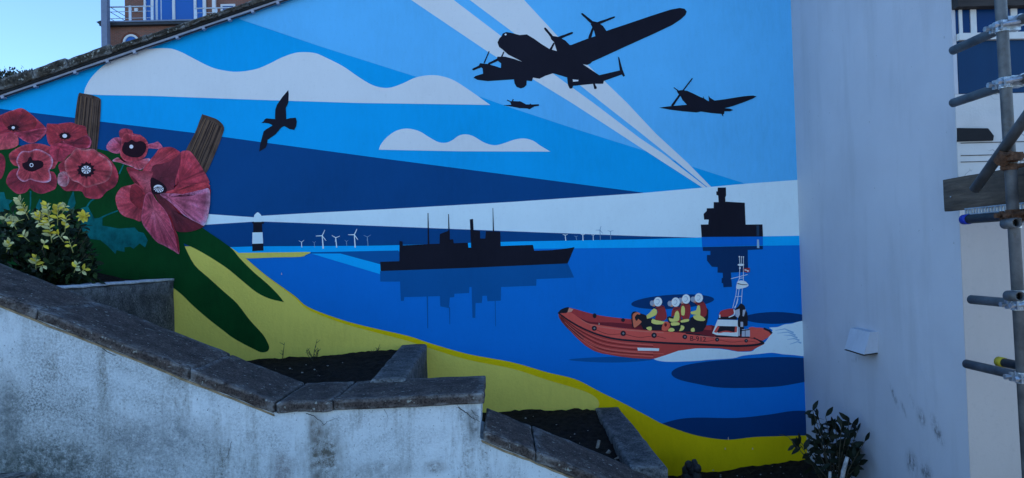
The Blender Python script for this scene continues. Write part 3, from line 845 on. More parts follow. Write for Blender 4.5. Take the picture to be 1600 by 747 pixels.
# small cupped poppy
pe = petal(p3([(35, 345), (60, 295), (110, 260), (170, 265), (182, 330), (172, 390), (120, 402), (60, 380)]), one(p3, 175, 340), RED, PNK, 10, seed=16, streak=0.4, name='painted_poppy', label='small cupped poppy with pale pink side petals')
petal(p3([(150, 215), (170, 185), (215, 178), (265, 195), (280, 222), (350, 240), (345, 285), (180, 275)]), one(p3, 260, 270), RED, (146, 60, 86), 10, pe, seed=17)
petal(p3([(90, 468), (140, 438), (200, 478), (300, 470), (400, 445), (430, 460), (390, 520), (330, 548), (250, 515), (150, 482)]), one(p3, 290, 460), RED, (164, 84, 110), 10, pe, rim=LITE, seed=18)
petal(p3([(395, 322), (460, 308), (500, 296), (540, 345), (510, 362), (440, 355), (398, 352)]), one(p3, 400, 335), MID, PNK, 10, pe, seed=19)
petal(p3([(170, 330), (175, 260), (210, 218), (270, 235), (350, 245), (395, 280), (412, 330), (402, 390), (372, 440), (290, 470), (210, 472), (165, 425), (160, 370)]), one(p3, 270, 345), DRK, (142, 50, 72), 11, pe, rim=(160, 76, 98), seed=20)
multi('flower_heart', [smooth(p3([(178, 350), (200, 300), (230, 300), (262, 278), (300, 298), (345, 288), (390, 320), (385, 380), (340, 430), (270, 436), (210, 415), (180, 385)]), 3)], M_blk2, 12, pe)
multi('seed_capsule', [ell(*one(p3, 260, 340), 3.0)], M_caps, 13, pe)
# the big nodding poppy
pf = petal(p3([(510, 360), (560, 345), (620, 345), (672, 370), (700, 400), (660, 440), (600, 475), (520, 495), (462, 512), (445, 600), (440, 760), (320, 760), (340, 640), (368, 540), (420, 470), (470, 410)]), one(p3, 440, 520), (138, 60, 86), (132, 44, 62), 17, rim=MID, seed=21, name='painted_poppy', label='large drooping red poppy with a long hanging petal')
petal(p3([(220, 525), (290, 535), (340, 570), (345, 640), (310, 690), (270, 640), (235, 580)]), one(p3, 300, 600), DRK, (104, 28, 46), 16, pf, seed=22)
petal(p3([(640, 720), (655, 600), (680, 480), (700, 396), (740, 376), (790, 385), (850, 460), (900, 540), (935, 600), (962, 660)]) + p4([(890, 95), (905, 125), (800, 165), (640, 195), (480, 200)]), one(p3, 690, 660), (104, 32, 52), (140, 50, 74), 17, pf, rim=(150, 64, 90), seed=23, streak=0.4)
shape('petal_base', p4([(380, 120), (900, 110), (915, 160), (905, 300), (890, 400), (865, 465), (790, 512), (700, 532), (600, 517), (560, 470), (430, 230)]), paint('poppy_shade_paint', (96, 24, 40), var=0.2), 16.4, pf)
petal(p3([(452, 520), (530, 495), (610, 465), (665, 430), (702, 400), (695, 500), (665, 600), (645, 680), (620, 760), (440, 760), (440, 600)]), one(p3, 540, 620), (70, 24, 44), (84, 32, 52), 18, pf, seed=24, streak=0.15)
petal(p4([(520, 170), (700, 120), (865, 88), (895, 115), (800, 165), (700, 205), (560, 205)]), one(p4, 560, 185), (132, 42, 60), (186, 58, 78), 18, pf, seed=25, streak=0.35)
petal(p4([(460, 195), (520, 185), (640, 190), (740, 210), (800, 175), (885, 140), (908, 175), (905, 300), (865, 465), (800, 450), (680, 385), (600, 310), (540, 255)]), one(p4, 540, 220), (150, 80, 118), (152, 92, 140), 19, pf, rim=(178, 138, 186), seed=26, streak=0.4)
petal(p4([(420, 195), (490, 215), (560, 275), (640, 372), (750, 428), (862, 466), (790, 512), (700, 532), (600, 517), (560, 400), (490, 330)]), one(p4, 560, 330), (56, 22, 36), (76, 24, 38), 18.5, pf, seed=27)
petal(p4([(60, 240), (75, 180), (120, 130), (200, 110), (250, 100), (320, 180), (330, 250), (305, 300), (290, 430), (220, 415), (130, 385), (85, 330)]), one(p4, 290, 260), (110, 32, 50), (160, 66, 92), 18, pf, seed=28, streak=0.3)
petal(p4([(200, 122), (250, 110), (320, 180), (330, 240), (300, 330), (220, 280), (190, 230)]), one(p4, 290, 220), (92, 24, 40), (108, 30, 46), 18.6, pf, seed=29)
petal(p4([(180, -10), (385, -10), (380, 60), (390, 180), (345, 215), (320, 180), (300, 130), (240, 60)]), one(p4, 360, 90), (150, 84, 112), (126, 50, 72), 18.8, pf, seed=30)
petal(p4([(330, 200), (380, 178), (430, 250), (500, 330), (545, 410), (572, 500), (612, 575), (634, 722), (580, 700), (500, 655), (430, 620), (370, 550), (310, 470), (293, 400), (308, 290)]), one(p4, 400, 330), (152, 80, 112), (136, 54, 86), 19.5, pf, rim=(156, 88, 126), seed=31, streak=0.35)
petal(p4([(560, 440), (590, 505), (622, 580), (634, 722), (618, 690), (600, 590)]), one(p4, 610, 600), (110, 30, 46), (120, 34, 52), 20, pf, seed=32)
multi('flower_heart', [smooth(p4([(380, 45), (440, 66), (500, 110), (522, 160), (470, 186), (400, 192), (378, 140)]), 3)], M_blk2, 20, pf)
cx_, cy_ = one(p4, 447, 142)
multi('seed_capsule', [ell(cx_, cy_, 7.9, 5.9, 24, 0.2)], M_caps, 21, pf)
multi('capsule_ray', [stroke([(cx_ - 2, cy_ - 3), (cx_ + 7.4 * math.cos(a), cy_ + 5.6 * math.sin(a))], 0.25, 1.5) for a in (R(q) for q in (-20, 15, 48, 80, 112, 145, 180))], M_blk2, 22, pf)

# --- lifeboat
b5, b6, b7, b8 = crop(860, 450, 6.222), crop(975, 445, 8.3), crop(1090, 460, 6.788), crop(1120, 390, 8.3)
M_hull = paint('hull_paint', (134, 58, 62), var=0.2)
M_tube = paint('sponson_paint', (168, 76, 78), var=0.15)
M_tube2 = paint('far_sponson_paint', (132, 54, 64), var=0.15)
M_deck = paint('deck_paint', (84, 34, 48), var=0.2)
M_hdk = paint('hull_line_paint', (78, 28, 36), var=0.2)
M_red = paint('jacket_paint', (112, 46, 56), var=0.15)
M_yel = paint('oilskin_paint', (172, 182, 116), var=0.12)
M_blk3 = paint('kit_paint', (24, 30, 44), var=0.3)
M_helm = paint('helmet_paint', (176, 206, 232), var=0.08)
M_visor = paint('visor_paint', (110, 140, 180), var=0.2)
M_face = paint('face_paint', (150, 130, 128), var=0.1)
M_grey = paint('engine_grey_paint', (130, 158, 196), var=0.15)
M_org = paint('orange_paint', (196, 98, 84), var=0.15)
hull_top = b5([(75, 240), (100, 262), (200, 332), (330, 402), (500, 467), (700, 507), (1120, 537)]) + b7([(0, 532), (400, 550), (600, 540), (700, 518)])
bo = shape('painted_lifeboat', hull_top + b7([(710, 525), (600, 580), (570, 600), (430, 606), (330, 585), (230, 570), (0, 570)]) + [(1060, 548), (1040, 555)] + b5([(1010, 687), (960, 690), (800, 681), (640, 661), (500, 636), (420, 610), (340, 560), (250, 480), (150, 370), (85, 290)]), M_hull, 8, label='painted red inflatable lifeboat with four crew')
shape('foam', smooth([(1022, 560), (1040, 554), (1060, 547), (1080, 544.5), (1124, 545), (1153, 549.5), (1174, 549), (1180, 545), (1196, 534), (1203, 523), (1207, 516), (1202, 512), (1215, 511), (1225.5, 507), (1237, 505.7), (1246, 503), (1257, 500.5), (1285, 494), (1285, 558), (1258.7, 557), (1241.7, 555), (1222.6, 553.5), (1206.4, 551.3), (1187, 553), (1160.7, 555.8), (1144.5, 560), (1104.7, 562.4), (1090, 564), (1050, 565.5), (1030, 564)], 3), M_foam, 7)
multi('foam_streak', [stroke([(1210 + 6 * i + random.uniform(-3, 3), 516 + 5 * i + random.uniform(-3, 3)), (1226 + 5 * i, 514 + 5 * i), (1240 + 3 * i, 520 + 4 * i)], 0.6, 2.6) for i in range(5)], paint('foam_shade_paint', (104, 156, 210), var=0.1), 7.6)
for i in range(3):
    q = 0.27 + 0.24 * i
    pts = []
    tb = b5([(100, 262), (200, 332), (330, 402), (500, 467), (700, 507), (1000, 530)])
    lo_ = b5([(100, 310), (170, 395), (300, 520), (480, 632), (700, 668), (1000, 688)])
    for a_, b_ in zip(tb, lo_):
        pts.append((a_[0] + (b_[0] - a_[0]) * q, a_[1] + (b_[1] - a_[1]) * q))
    multi('hull_ridge', [stroke(smooth(pts, 4, False), 1.1, 1.0)], M_hdk, 9, bo)
for i, q in enumerate((0.16, 0.40, 0.64, 0.86)):
    pts = [(a_[0] + (b_[0] - a_[0]) * q, a_[1] + (b_[1] - a_[1]) * q) for a_, b_ in zip(b5([(200, 332), (330, 402), (500, 467), (700, 507), (1000, 530)]), b5([(170, 395), (300, 520), (480, 632), (700, 668), (1000, 688)]))]
    multi('hull_highlight', [stroke(smooth(pts, 4, False), 0.5, 1.7)], paint('hull_pink_paint', (166, 84, 88), var=0.2), 9, bo)
multi('tube_highlight', [stroke(smooth(b5([(300, 310), (420, 365), (700, 405), (1100, 435)]), 4, False), 0.8, 1.6), stroke(b7([(20, 440), (300, 470), (560, 474)]), 1.4, 1.0)], paint('tube_pink_paint', (188, 100, 102), var=0.2), 9.8, bo)
multi('hull_shade', [smooth(b5([(78, 262), (130, 310), (230, 390), (330, 470), (300, 500), (200, 425), (110, 330)]), 3)], paint('hull_bow_paint', (92, 50, 58), var=0.2), 8.6, bo)
multi('hull_ridge', [stroke(smooth(b5([(140, 330), (260, 440), (420, 560), (700, 620), (1100, 640)]), 4, False), 0.6, 0.8)], paint('hull_light_paint', (182, 92, 92)), 9, bo)
tube_top = b5([(95, 240), (185, 232), (280, 290), (360, 340), (480, 360), (700, 390), (900, 408)]) + b6([(360, 592), (800, 628), (1160, 682)]) + b7([(200, 442), (590, 462), (640, 478), (700, 508)])
shape('inner_deck', b5([(185, 225), (500, 320), (800, 330), (1120, 380)]) + [(1112, 508), (1150, 520), (1178, 520), (1180, 530), (1110, 528), (1040, 520)] + b5([(900, 412), (480, 364), (360, 344), (280, 294)]), M_deck, 8.4, bo)
shape('far_tube', smooth(b5([(180, 190), (240, 205), (420, 255), (600, 285), (800, 305)]), 3, False) + [(1040, 504), (1090, 506), (1112, 510), (1112, 516), (1040, 511)] + smooth(b5([(800, 352), (600, 335), (390, 330), (280, 285), (185, 235)]), 3, False), M_tube2, 9, bo)
shape('side_tube', smooth(tube_top, 3, False) + hull_top[::-1][1:-1], M_tube, 9.4, bo)
multi('rub_strake', [stroke(smooth([(x, y - 0.4) for x, y in hull_top], 4, False), 2.2, 3.6)], M_blk3, 10, bo)
multi('lifeline', [stroke(smooth(b5([(430, 400), (560, 450), (708, 448), (860, 480), (1008, 468), (1120, 490)]), 4, False), 0.6, 0.6), stroke(smooth(b7([(0, 492), (90, 500), (207, 482), (360, 506), (515, 494), (640, 510)]), 4, False), 0.5, 0.5)], M_hdk, 10, bo)
multi('tube_edge', [stroke(smooth(b6([(800, 628), (980, 650), (1160, 684)]) + b7([(220, 446), (420, 452), (590, 460), (700, 512)]), 3, False), 2.0, 2.6)], M_blk3, 10, bo)
shape('bow_cap', smooth(b5([(80, 240), (110, 205), (180, 187), (168, 236), (120, 245)]), 3), M_blk3, 10.4, bo)
shape('bow_handle', b5([(165, 238), (180, 195), (225, 205), (205, 232)]), paint('pink_trim_paint', (186, 130, 126)), 10.6, bo)
shape('white_patch', b5([(845, 580), (1058, 587), (1055, 613), (850, 609)]), M_helm, 10, bo)
for (x, y, r_) in ((928.6, 513, 4.0), (973.8, 521, 4.2), (1022, 524, 4.2), (1070, 526.4, 3.7), (1120.5, 530.7, 3.1), (1165.9, 532.5, 2.8)):
    multi('fender_disc', [ell(x, y, r_)], M_blk3, 11, bo)
    multi('fender_disc_centre', [ell(x + 0.2, y, r_ * 0.4)], paint('fender_grey_paint', (90, 104, 124)), 11.6, bo)
multi('tube_knob', [ell(*one(b5, 430, 270), 3, 3.8), ell(*one(b5, 706, 312), 3, 3)], M_blk3, 11, bo)
shape('stern_tube', smooth(b7([(545, 352), (620, 352), (700, 358), (780, 398), (785, 420), (690, 490), (590, 462), (545, 452)]), 2), M_tube, 10, bo)
multi('stern_trim', [stroke(b7([(700, 360), (760, 385), (788, 415)]), 3.0, 3.4), stroke(b7([(595, 458), (650, 488), (705, 522)]), 1.4, 3.0)], M_blk3, 11, bo)
# hull number
tx = bpy.data.curves.new('hull_number', 'FONT')
tx.body = 'B-912'
tx.size = 1
tmp = bpy.data.objects.new('tmp_text', tx)
COL.objects.link(tmp)
bpy.context.view_layer.update()
tm = bpy.data.meshes.new_from_object(tmp.evaluated_get(bpy.context.evaluated_depsgraph_get()))
xs_ = [v.co.x for v in tm.vertices]
ys_ = [v.co.y for v in tm.vertices]
x0_, x1_, y1_ = min(xs_), max(xs_), max(ys_)
tv = []
for v in tm.vertices:
    f = (v.co.x - x0_) / (x1_ - x0_)
    tv.append(W(1078.5 + 24.5 * f, 532.4 + 1.4 * f - 7.4 * v.co.y / y1_, 11))
mk('hull_number', tv, [tuple(p.vertices) for p in tm.polygons], M_blk3, bo)
bpy.data.objects.remove(tmp)
# console, seat, engine
shape('console', b7([(212, 268), (425, 273), (430, 447), (205, 432), (155, 412)]), M_helm, 11, bo)
shape('console_opening', b7([(215, 335), (415, 340), (412, 402), (188, 402)]), M_blk3, 12, bo)
multi('life_ring', [stroke(b7([(222, 340), (186, 404)]), 3.6, 4.2), stroke(b7([(408, 342), (404, 402)]), 3.2, 3.4), stroke(smooth(b7([(215, 412), (300, 392), (400, 412)]), 3, False), 2, 2)], M_tube, 12.6, bo)
shape('console_sill', b7([(160, 412), (425, 404), (428, 420), (205, 430)]), M_helm, 13, bo)
shape('seat_base', b7([(228, 228), (420, 228), (415, 268), (215, 264)]), M_blk3, 12, bo)
shape('seat', smooth(b7([(232, 200), (262, 170), (372, 150), (388, 195), (335, 232), (235, 234)]), 3), M_tube2, 13, bo)
multi('seat_rail', [stroke(b7([(235, 215), (235, 250)]), 2, 2), stroke(smooth(b7([(385, 160), (388, 215), (330, 242)]), 3, False), 1.6, 1.4)], M_helm, 14, bo)
shape('engine', smooth(b7([(395, 165), (430, 130), (460, 95), (500, 125), (505, 165), (528, 200), (530, 330), (490, 335), (490, 380), (430, 440), (428, 240)]), 2), M_blk3, 12, bo)
multi('engine_cowl', [b7([(393, 170), (445, 152), (448, 215), (430, 250), (405, 235)]), b7([(480, 165), (512, 160), (500, 205), (490, 235), (476, 230)]), b7([(455, 290), (482, 292), (484, 345), (455, 345)]), b7([(470, 372), (555, 365), (556, 447), (468, 447)]), b7([(430, 340), (445, 350), (448, 440), (432, 440)])], M_grey, 13, bo)
multi('engine_band', [stroke(b7([(465, 385), (555, 372)]), 1.4, 1.4), stroke(b7([(505, 370), (505, 447)]), 0.8, 0.8)], M_blk3, 13.6, bo)
# radio mast
mast = [stroke(b8(p), 0.85, 0.75) for p in ([(292, 90), (300, 200), (292, 380), (265, 430), (248, 590), (205, 760)], [(345, 90), (345, 200), (345, 400), (330, 520), (318, 705)], [(318, 95), (318, 190)], [(290, 510), (270, 640), (240, 760)], [(240, 612), (325, 605)], [(275, 640), (262, 700), (225, 760)], [(183, 378), (290, 352), (400, 323)], [(290, 372), (345, 368)])]
multi('radio_mast', mast + [ell(*one(b8, 312, 198), 5.2, 1.8), ell(*one(b8, 300, 240), 1.4), ell(*one(b8, 292, 92), 1), ell(*one(b8, 318, 95), 0.9), ell(*one(b8, 344, 95), 1)], M_helm, 12, bo)
shape('radar', smooth(b8([(265, 430), (300, 402), (365, 410), (405, 448), (404, 475), (350, 498), (256, 510)]), 3), M_helm, 13, bo)
multi('radar_slit', [stroke(b8([(268, 440), (330, 455), (400, 456)]), 1.4, 0.8)], M_blk3, 14, bo)
shape('ensign', b8([(346, 242), (428, 238), (428, 290), (385, 300), (346, 275)]), M_red, 13, bo)
multi('ensign_cross', [b8([(360, 255), (390, 262), (388, 275), (360, 270)]), ell(*one(b8, 403, 277), 1.5, 1.3)], M_helm, 14, bo)
# crew, bow to stern
def man(hx, hy, jacket, arm, belt, legs, boot, k):
    m_ = shape('painted_crewman', smooth(b6(legs), 2), M_blk3, k, bo)
    multi('life_jacket', [smooth(b6(jacket), 2)], M_red, k + 0.4, bo)
    for q in arm:
        multi('sleeve', [smooth(b6(q), 2)], M_yel, k + 0.8, bo)
    multi('trouser_top', [smooth(b6(belt), 2)], M_yel, k + 0.8, bo)
    multi('boot', [smooth(b6(boot), 2)], M_yel, k + 1.0, bo)
    multi('jacket_strap', [stroke(b6([(jacket[0][0] + 4, jacket[0][1] + 20), (jacket[0][0] + 40, jacket[0][1] + 10), (jacket[1][0], jacket[1][1] + 6)]), 1.0, 0.8)], M_blk3, k + 1.2, bo)
    fx, fy = hx - 78, hy + 18
    multi('face', [ell(*one(b6, fx + 26, fy + 4), 4.4, 4.8)], M_face, k + 1.3, bo)
    multi('visor', [ell(*one(b6, fx, fy), 3.2, 4.2)], M_visor, k + 1.5, bo)
    multi('helmet', [ell(*one(b6, hx, hy), 6.5, 7.4)], M_helm, k + 1.7, bo)
    multi('helmet_shade', [stroke(smooth(b6([(hx - 22, hy - 25), (hx + 6, hy - 30), (hx + 18, hy), (hx - 2, hy + 30), (hx - 25, hy + 25)]), 3, False), 0.7, 0.7)], M_visor, k + 1.9, bo)
man(970, 170, [(915, 235), (1030, 220), (1075, 320), (1065, 400), (1020, 425), (985, 420), (990, 300)], [[(868, 350), (935, 330), (950, 275), (985, 275), (988, 400), (940, 390), (875, 380)]], [(900, 400), (985, 395), (1055, 445), (1030, 470), (960, 465), (910, 440)], [(860, 430), (940, 400), (1075, 300), (1092, 380), (1080, 470), (1020, 605), (830, 605), (860, 520)], [(870, 570), (905, 558), (918, 585), (910, 608), (870, 605)], 13)
man(805, 185, [(745, 250), (840, 245), (862, 300), (855, 400), (830, 450), (760, 440), (725, 330)], [[(740, 380), (745, 290), (770, 272), (790, 310), (785, 390), (760, 398)]], [(735, 465), (780, 450), (842, 445), (835, 475), (745, 490)], [(700, 470), (760, 440), (850, 440), (860, 590), (790, 610), (720, 600)], [(705, 560), (745, 525), (785, 548), (765, 590), (715, 598)], 16)
man(670, 225, [(640, 300), (720, 290), (745, 400), (725, 490), (690, 500), (660, 400), (620, 420), (615, 380)], [[(583, 430), (640, 440), (660, 370), (690, 335), (715, 370), (715, 460), (660, 480), (595, 475)]], [(610, 490), (690, 485), (722, 500), (712, 522), (620, 530)], [(560, 420), (640, 420), (730, 500), (720, 590), (640, 610), (600, 540)], [(570, 590), (600, 560), (640, 565), (658, 590), (630, 608), (585, 605)], 19)
man(440, 220, [(410, 290), (515, 272), (550, 380), (550, 430), (515, 465), (420, 455), (405, 420), (440, 350)], [[(280, 410), (330, 365), (385, 308), (425, 330), (422, 385), (370, 415), (300, 442)]], [(355, 492), (372, 440), (420, 460), (542, 480), (535, 505), (425, 515)], [(230, 470), (290, 440), (400, 440), (520, 480), (490, 585), (250, 575)], [(288, 560), (318, 545), (355, 545), (358, 588), (320, 590)], 22)
shape('helm_console', smooth(b6([(95, 380), (145, 345), (205, 370), (290, 400), (280, 480), (150, 545), (110, 540)]), 2), M_blk3, 24, bo)
multi('helm_panel', [smooth(b6([(110, 410), (130, 370), (175, 355), (215, 380), (180, 400), (190, 450), (230, 480), (160, 545), (125, 545)]), 2)], M_org, 24.6, bo)
multi('helm_wheel', [smooth(b6([(140, 420), (175, 380), (200, 400), (185, 440), (160, 470)]), 2)], M_blk3, 25, bo)
multi('orange_bag', [smooth(b6([(490, 590), (500, 520), (540, 475), (595, 500), (590, 550), (560, 595)]), 2)], paint('bag_paint', (170, 82, 76)), 24, bo)
multi('orange_bag_dark', [ell(*one(b6, 540, 520), 2.0, 2.6)], M_hdk, 24.6, bo)

# small flakes in the paint low on the wall
M_flake = paint('chip_paint', (150, 160, 170))
for (x, y) in ((1138, 685), (1176, 700), (1133, 700), (936, 505), (440, 427)):
    multi('paint_chip', [[(x - 0.8, y + 2.2), (x, y - 3 if y == 685 else y - 1.2), (x + 0.9, y + 2.2)]], M_flake, 26)

# --- verge of the roof
M_tile = mat_stone('lichen_tile', (0.026, 0.022, 0.018), (0.15, 0.12, 0.085), 1.5, 6)
M_trim = plain('grey_trim', (0.36, 0.38, 0.45), 0.5, var=0.2, scale=12)
M_cable = plain('dark_cable', (0.02, 0.02, 0.03), 0.6)
p_off = 0.075
sx = Vector((1, 0, slope)).normalized()
up = Vector((-slope, 0, 1)).normalized()
x = xl
i = 0
while x < xr - 0.05:
    L_ = random.uniform(0.26, 0.36)
    a = Vector((x, 0, roof_z(x)))
    b_ = Vector((min(x + L_, xr - 0.02), 0, roof_z(min(x + L_, xr - 0.02))))
    t0 = 0.028
    h0 = random.uniform(0.034, 0.042) + min(0.06, max(0, (-3.0 - x) * 0.05))
    dy = random.uniform(-0.012, 0.012)
    c = [a + up * t0, b_ + up * t0, b_ + up * t0, a + up * t0, a + up * (t0 + h0), b_ + up * (t0 + h0 * random.uniform(0.9, 1.1)), b_ + up * (t0 + h0), a + up * (t0 + h0)]
    ys = [WALL_Y - p_off + dy, WALL_Y - p_off + dy, WALL_Y + 0.30, WALL_Y + 0.30] * 2
    c = [Vector((p.x, y, p.z)) for p, y in zip(c, ys)]
    rough('verge_tile', c, M_tile, wallroot, n=(8, 4, 3), amp=0.006, freq=14, edge=0.10, seed=0)
    x += L_ + 0.004
    i += 1
e0, e1 = Vector((xl, WALL_Y + 0.302, roof_z(xl) + 0.003)), Vector((xr + 0.1, WALL_Y + 0.302, roof_z(xr + 0.1) + 0.003))
rv = [e0, e1, Vector((e1.x, 10.6, e1.z)), Vector((e0.x, 10.6, e0.z))]
mk('roof', rv + [p + Vector((0, 0, 0.03)) for p in rv], [(0, 3, 2, 1), (4, 5, 6, 7), (0, 1, 5, 4), (1, 2, 6, 5), (2, 3, 7, 6), (3, 0, 4, 7)], M_tile, wallroot)
q0, q1 = Vector((xl, WALL_Y - 0.05, roof_z(xl))), Vector((xr - 0.01, WALL_Y - 0.05, roof_z(xr - 0.01)))
def strip(name, o0, o1, ya, yb, mat):
    c = []
    for p in (q0, q1):
        for o in (o0, o1):
            for y in (ya, yb):
                c.append(Vector((p.x, y, p.z)) + up * o)
    return mk(name, c, [(0, 1, 5, 4), (2, 6, 7, 3), (0, 4, 6, 2), (1, 3, 7, 5), (0, 2, 3, 1), (4, 5, 7, 6)], mat, wallroot)
strip('underlay', 0.008, 0.030, WALL_Y - 0.062, WALL_Y - 0.001, plain('dark_mortar', (0.02, 0.02, 0.02), 0.95, var=0.4, scale=20))
strip('drip_trim', -0.009, 0.007, WALL_Y - 0.048, WALL_Y - 0.002, M_trim)
v_, f_ = tube_geo([Vector((q0.x + (q1.x - q0.x) * t / 40, WALL_Y - 0.046, roof_z(q0.x + (q1.x - q0.x) * t / 40))) + up * (-0.018 - 0.004 * math.sin(t * 2.3)) for t in range(41)], 0.006, 8)
mk('cable', v_, f_, M_cable, wallroot, True)
for px in (-60, 10, 60, 122, 172, 214, 280, 321, 361, 397, 436, 500):
    p = W(px, roof_px(px))
    p = Vector((p.x, WALL_Y - 0.052, roof_z(p.x)))
    c = [p + sx * a + up * b_ + Vector((0, y, 0)) for b_ in (-0.030, -0.006) for (a, y) in ((-0.012, -0.008), (0.012, -0.008), (0.012, 0.03), (-0.012, 0.03))]
    mk('cable_clip', c, [(0, 3, 2, 1), (4, 5, 6, 7), (0, 1, 5, 4), (1, 2, 6, 5), (2, 3, 7, 6), (3, 0, 4, 7)], M_trim, wallroot)

# ================================================================= WHITE BUILDING ON THE RIGHT
wb_root = root('white_building', 'white rendered building with blue panelled front behind scaffolding', 'building', (4.2, 5.0, 0.0))
M_side = mat_white_wall()
H = 8.5
ex = 5.6
# the scuffs are surveyed in world metres; the part's own coordinates are offset from the root
off = WL[wb_root.name]
for n in M_side.node_tree.nodes:
    if n.type == 'MAPPING' and n.vector_type == 'TEXTURE':
        l = n.inputs['Location'].default_value
        n.inputs['Location'].default_value = (l[0] + SIDE_X - off.x, l[1] - off.y, l[2] - off.z)
mk('side_wall', [(SIDE_X, FACE_Y, 0.3), (SIDE_X, 12, 0.3), (SIDE_X, 12, H), (SIDE_X, FACE_Y, H), (SIDE_X + 0.28, FACE_Y, 0.3), (SIDE_X + 0.28, 12, 0.3), (SIDE_X + 0.28, 12, H), (SIDE_X + 0.28, FACE_Y, H)],
   [(0, 3, 2, 1), (4, 5, 6, 7), (0, 1, 5, 4), (3, 7, 6, 2), (1, 2, 6, 5), (0, 4, 7, 3)], M_side, wb_root)
M_crk = mat_cracked()
M_cream = paint('cream_render', (0.47, 0.415, 0.38), var=0.06, real=True, bmp=0.4, bscale=80)
fy = FACE_Y + 0.02
z_c = at(1540, 340, fy).z
z_b = at(1540, 148, fy).z
z_s0, z_s1 = at(1540, 66, fy).z, at(1540, 55, fy).z
z_t = at(1540, 17, fy).z
x0f = SIDE_X + 0.281
box('lower_wall', (x0f - 0.28, fy - 0.02 - 0.003, 0.3), (ex, fy + 0.3, z_c), M_cream, wb_root)
box('upper_wall', (x0f - 0.28, fy - 0.02 - 0.006, z_c + 0.002), (ex, fy + 0.3, z_b), M_crk, wb_root)
box('corner_strip', (SIDE_X + 0.001, FACE_Y - 0.004, z_b + 0.002), (x0f + 0.001 - 0.26, FACE_Y + 0.3, H), M_side, wb_root)
M_pblue = paint('blue_panel', (0.003, 0.038, 0.105), var=0.12, real=True, rough=0.5, bmp=0.05, spec=0.15)
M_trimw = paint('white_joinery', (0.66, 0.65, 0.62), var=0.08, real=True, rough=0.5, bmp=0.1)
box('blue_panel', (SIDE_X + 0.024, FACE_Y - 0.007, z_b + 0.003), (ex, FACE_Y + 0.2, z_s0), M_pblue, wb_root)
box('window_sill', (SIDE_X + 0.024, FACE_Y - 0.03, z_s0 + 0.002), (ex, FACE_Y + 0.2, z_s1), M_trimw, wb_root)
m, t, b = new_mat('blue_glass')
b.inputs['Base Color'].default_value = (0.004, 0.034, 0.12, 1)
b.inputs['Roughness'].default_value = 0.25
b.inputs['Specular IOR Level'].default_value = 0.12
M_glass = m
for (pa_, pb2) in ((1492, 1497), (1502, 1515), (1524, 1578), (1588, 1640), (1648, 1740)):
    box('window_pane', (at(pa_, 40, FACE_Y).x + 0.002, FACE_Y - 0.006, z_s1 + 0.002), (at(pb2, 40, FACE_Y).x - 0.002, FACE_Y - 0.002, z_t - 0.001), M_glass, wb_root)
for (pa_, pb2) in ((1497, 1502), (1515, 1524), (1578, 1588), (1640, 1648)):
    box('mullion', (at(pa_, 40, FACE_Y).x, FACE_Y - 0.012, z_s1 + 0.001), (at(pb2, 40, FACE_Y).x, FACE_Y + 0.05, z_t - 0.001), M_trimw, wb_root)
M_beamdk = mat_wood('dark_timber', (0.018, 0.014, 0.013), (0.05, 0.04, 0.035))
box('fascia_beam', (SIDE_X + 0.004, FACE_Y - 0.06, z_t + 0.001), (ex, FACE_Y + 0.2, z_t + 0.30), M_beamdk, wb_root)
box('upper_storey', (SIDE_X + 0.285, FACE_Y + 0.005, z_t + 0.302), (ex, FACE_Y + 0.3, H), M_trimw, wb_root)
box('roof', (SIDE_X - 0.1, FACE_Y - 0.1, H + 0.002), (ex + 0.1, 12.1, H + 0.2), M_beamdk, wb_root)
box('far_wall', (ex - 0.3, FACE_Y + 0.31, 0.3), (ex, 12, H), M_trimw, wb_root)
# thin flat dark patch and the board joints in the cracked paint
sl = [at(x, y, FACE_Y - 0.016) for x, y in ((1497, 200), (1544, 200.5), (1553, 212), (1552, 219.5), (1497, 221))]
sv = sl + [p + Vector((0, 0.012, 0)) for p in sl]
mk('dark_patch', sv, [(4, 3, 2, 1, 0), (5, 6, 7, 8, 9)] + [(i, (i + 1) % 5, (i + 1) % 5 + 5, i + 5) for i in range(5)], plain('patch_black', (0.012, 0.012, 0.014), 0.8), wb_root)
for y in (224, 243.5, 253.5):
    p0, p1_ = at(1500, y, FACE_Y), at(1640, y - 3, FACE_Y)
    box('board_joint', (p0.x, FACE_Y - 0.009, p0.z - 0.0022), (p1_.x, FACE_Y - 0.004, p0.z + 0.0022), plain('joint_dark', (0.10, 0.09, 0.085), 0.9, var=0.6, scale=30), wb_root)
# hooded vent on the side wall
vent_c = at_x(1340, 535, SIDE_X)
vr = root('wall_vent', 'small tilted white hood on the white side wall', 'vent', (SIDE_X, vent_c.y, vent_c.z - 0.12))
ftl, ftr = at_x(1328.7, 512.6, SIDE_X - 0.050), at_x(1360, 519, SIDE_X - 0.050)
fl_, fr_ = at_x(1320, 545, SIDE_X - 0.095), at_x(1350, 554, SIDE_X - 0.095)
on_wall = lambda p, dz: Vector((SIDE_X, p.y, p.z + dz))
tl, tr, bl, br_ = on_wall(ftl, 0.004), on_wall(ftr, 0.004), on_wall(fl_, 0.012), on_wall(fr_, 0.012)
g = Vector((0.003, 0, 0))
hv = [bl + g, br_ + g, fr_, fl_, tl + g, tr + g, ftr, ftl]
mk('hood', hv, [(0, 1, 2, 3), (4, 7, 6, 5), (0, 4, 5, 1), (3, 2, 6, 7), (0, 3, 7, 4), (1, 5, 6, 2)], paint('hood_paint', (0.46, 0.49, 0.55), var=0.2, real=True), vr)
gap = [p * 1.0 for p in (bl, br_, fr_, fl_)]
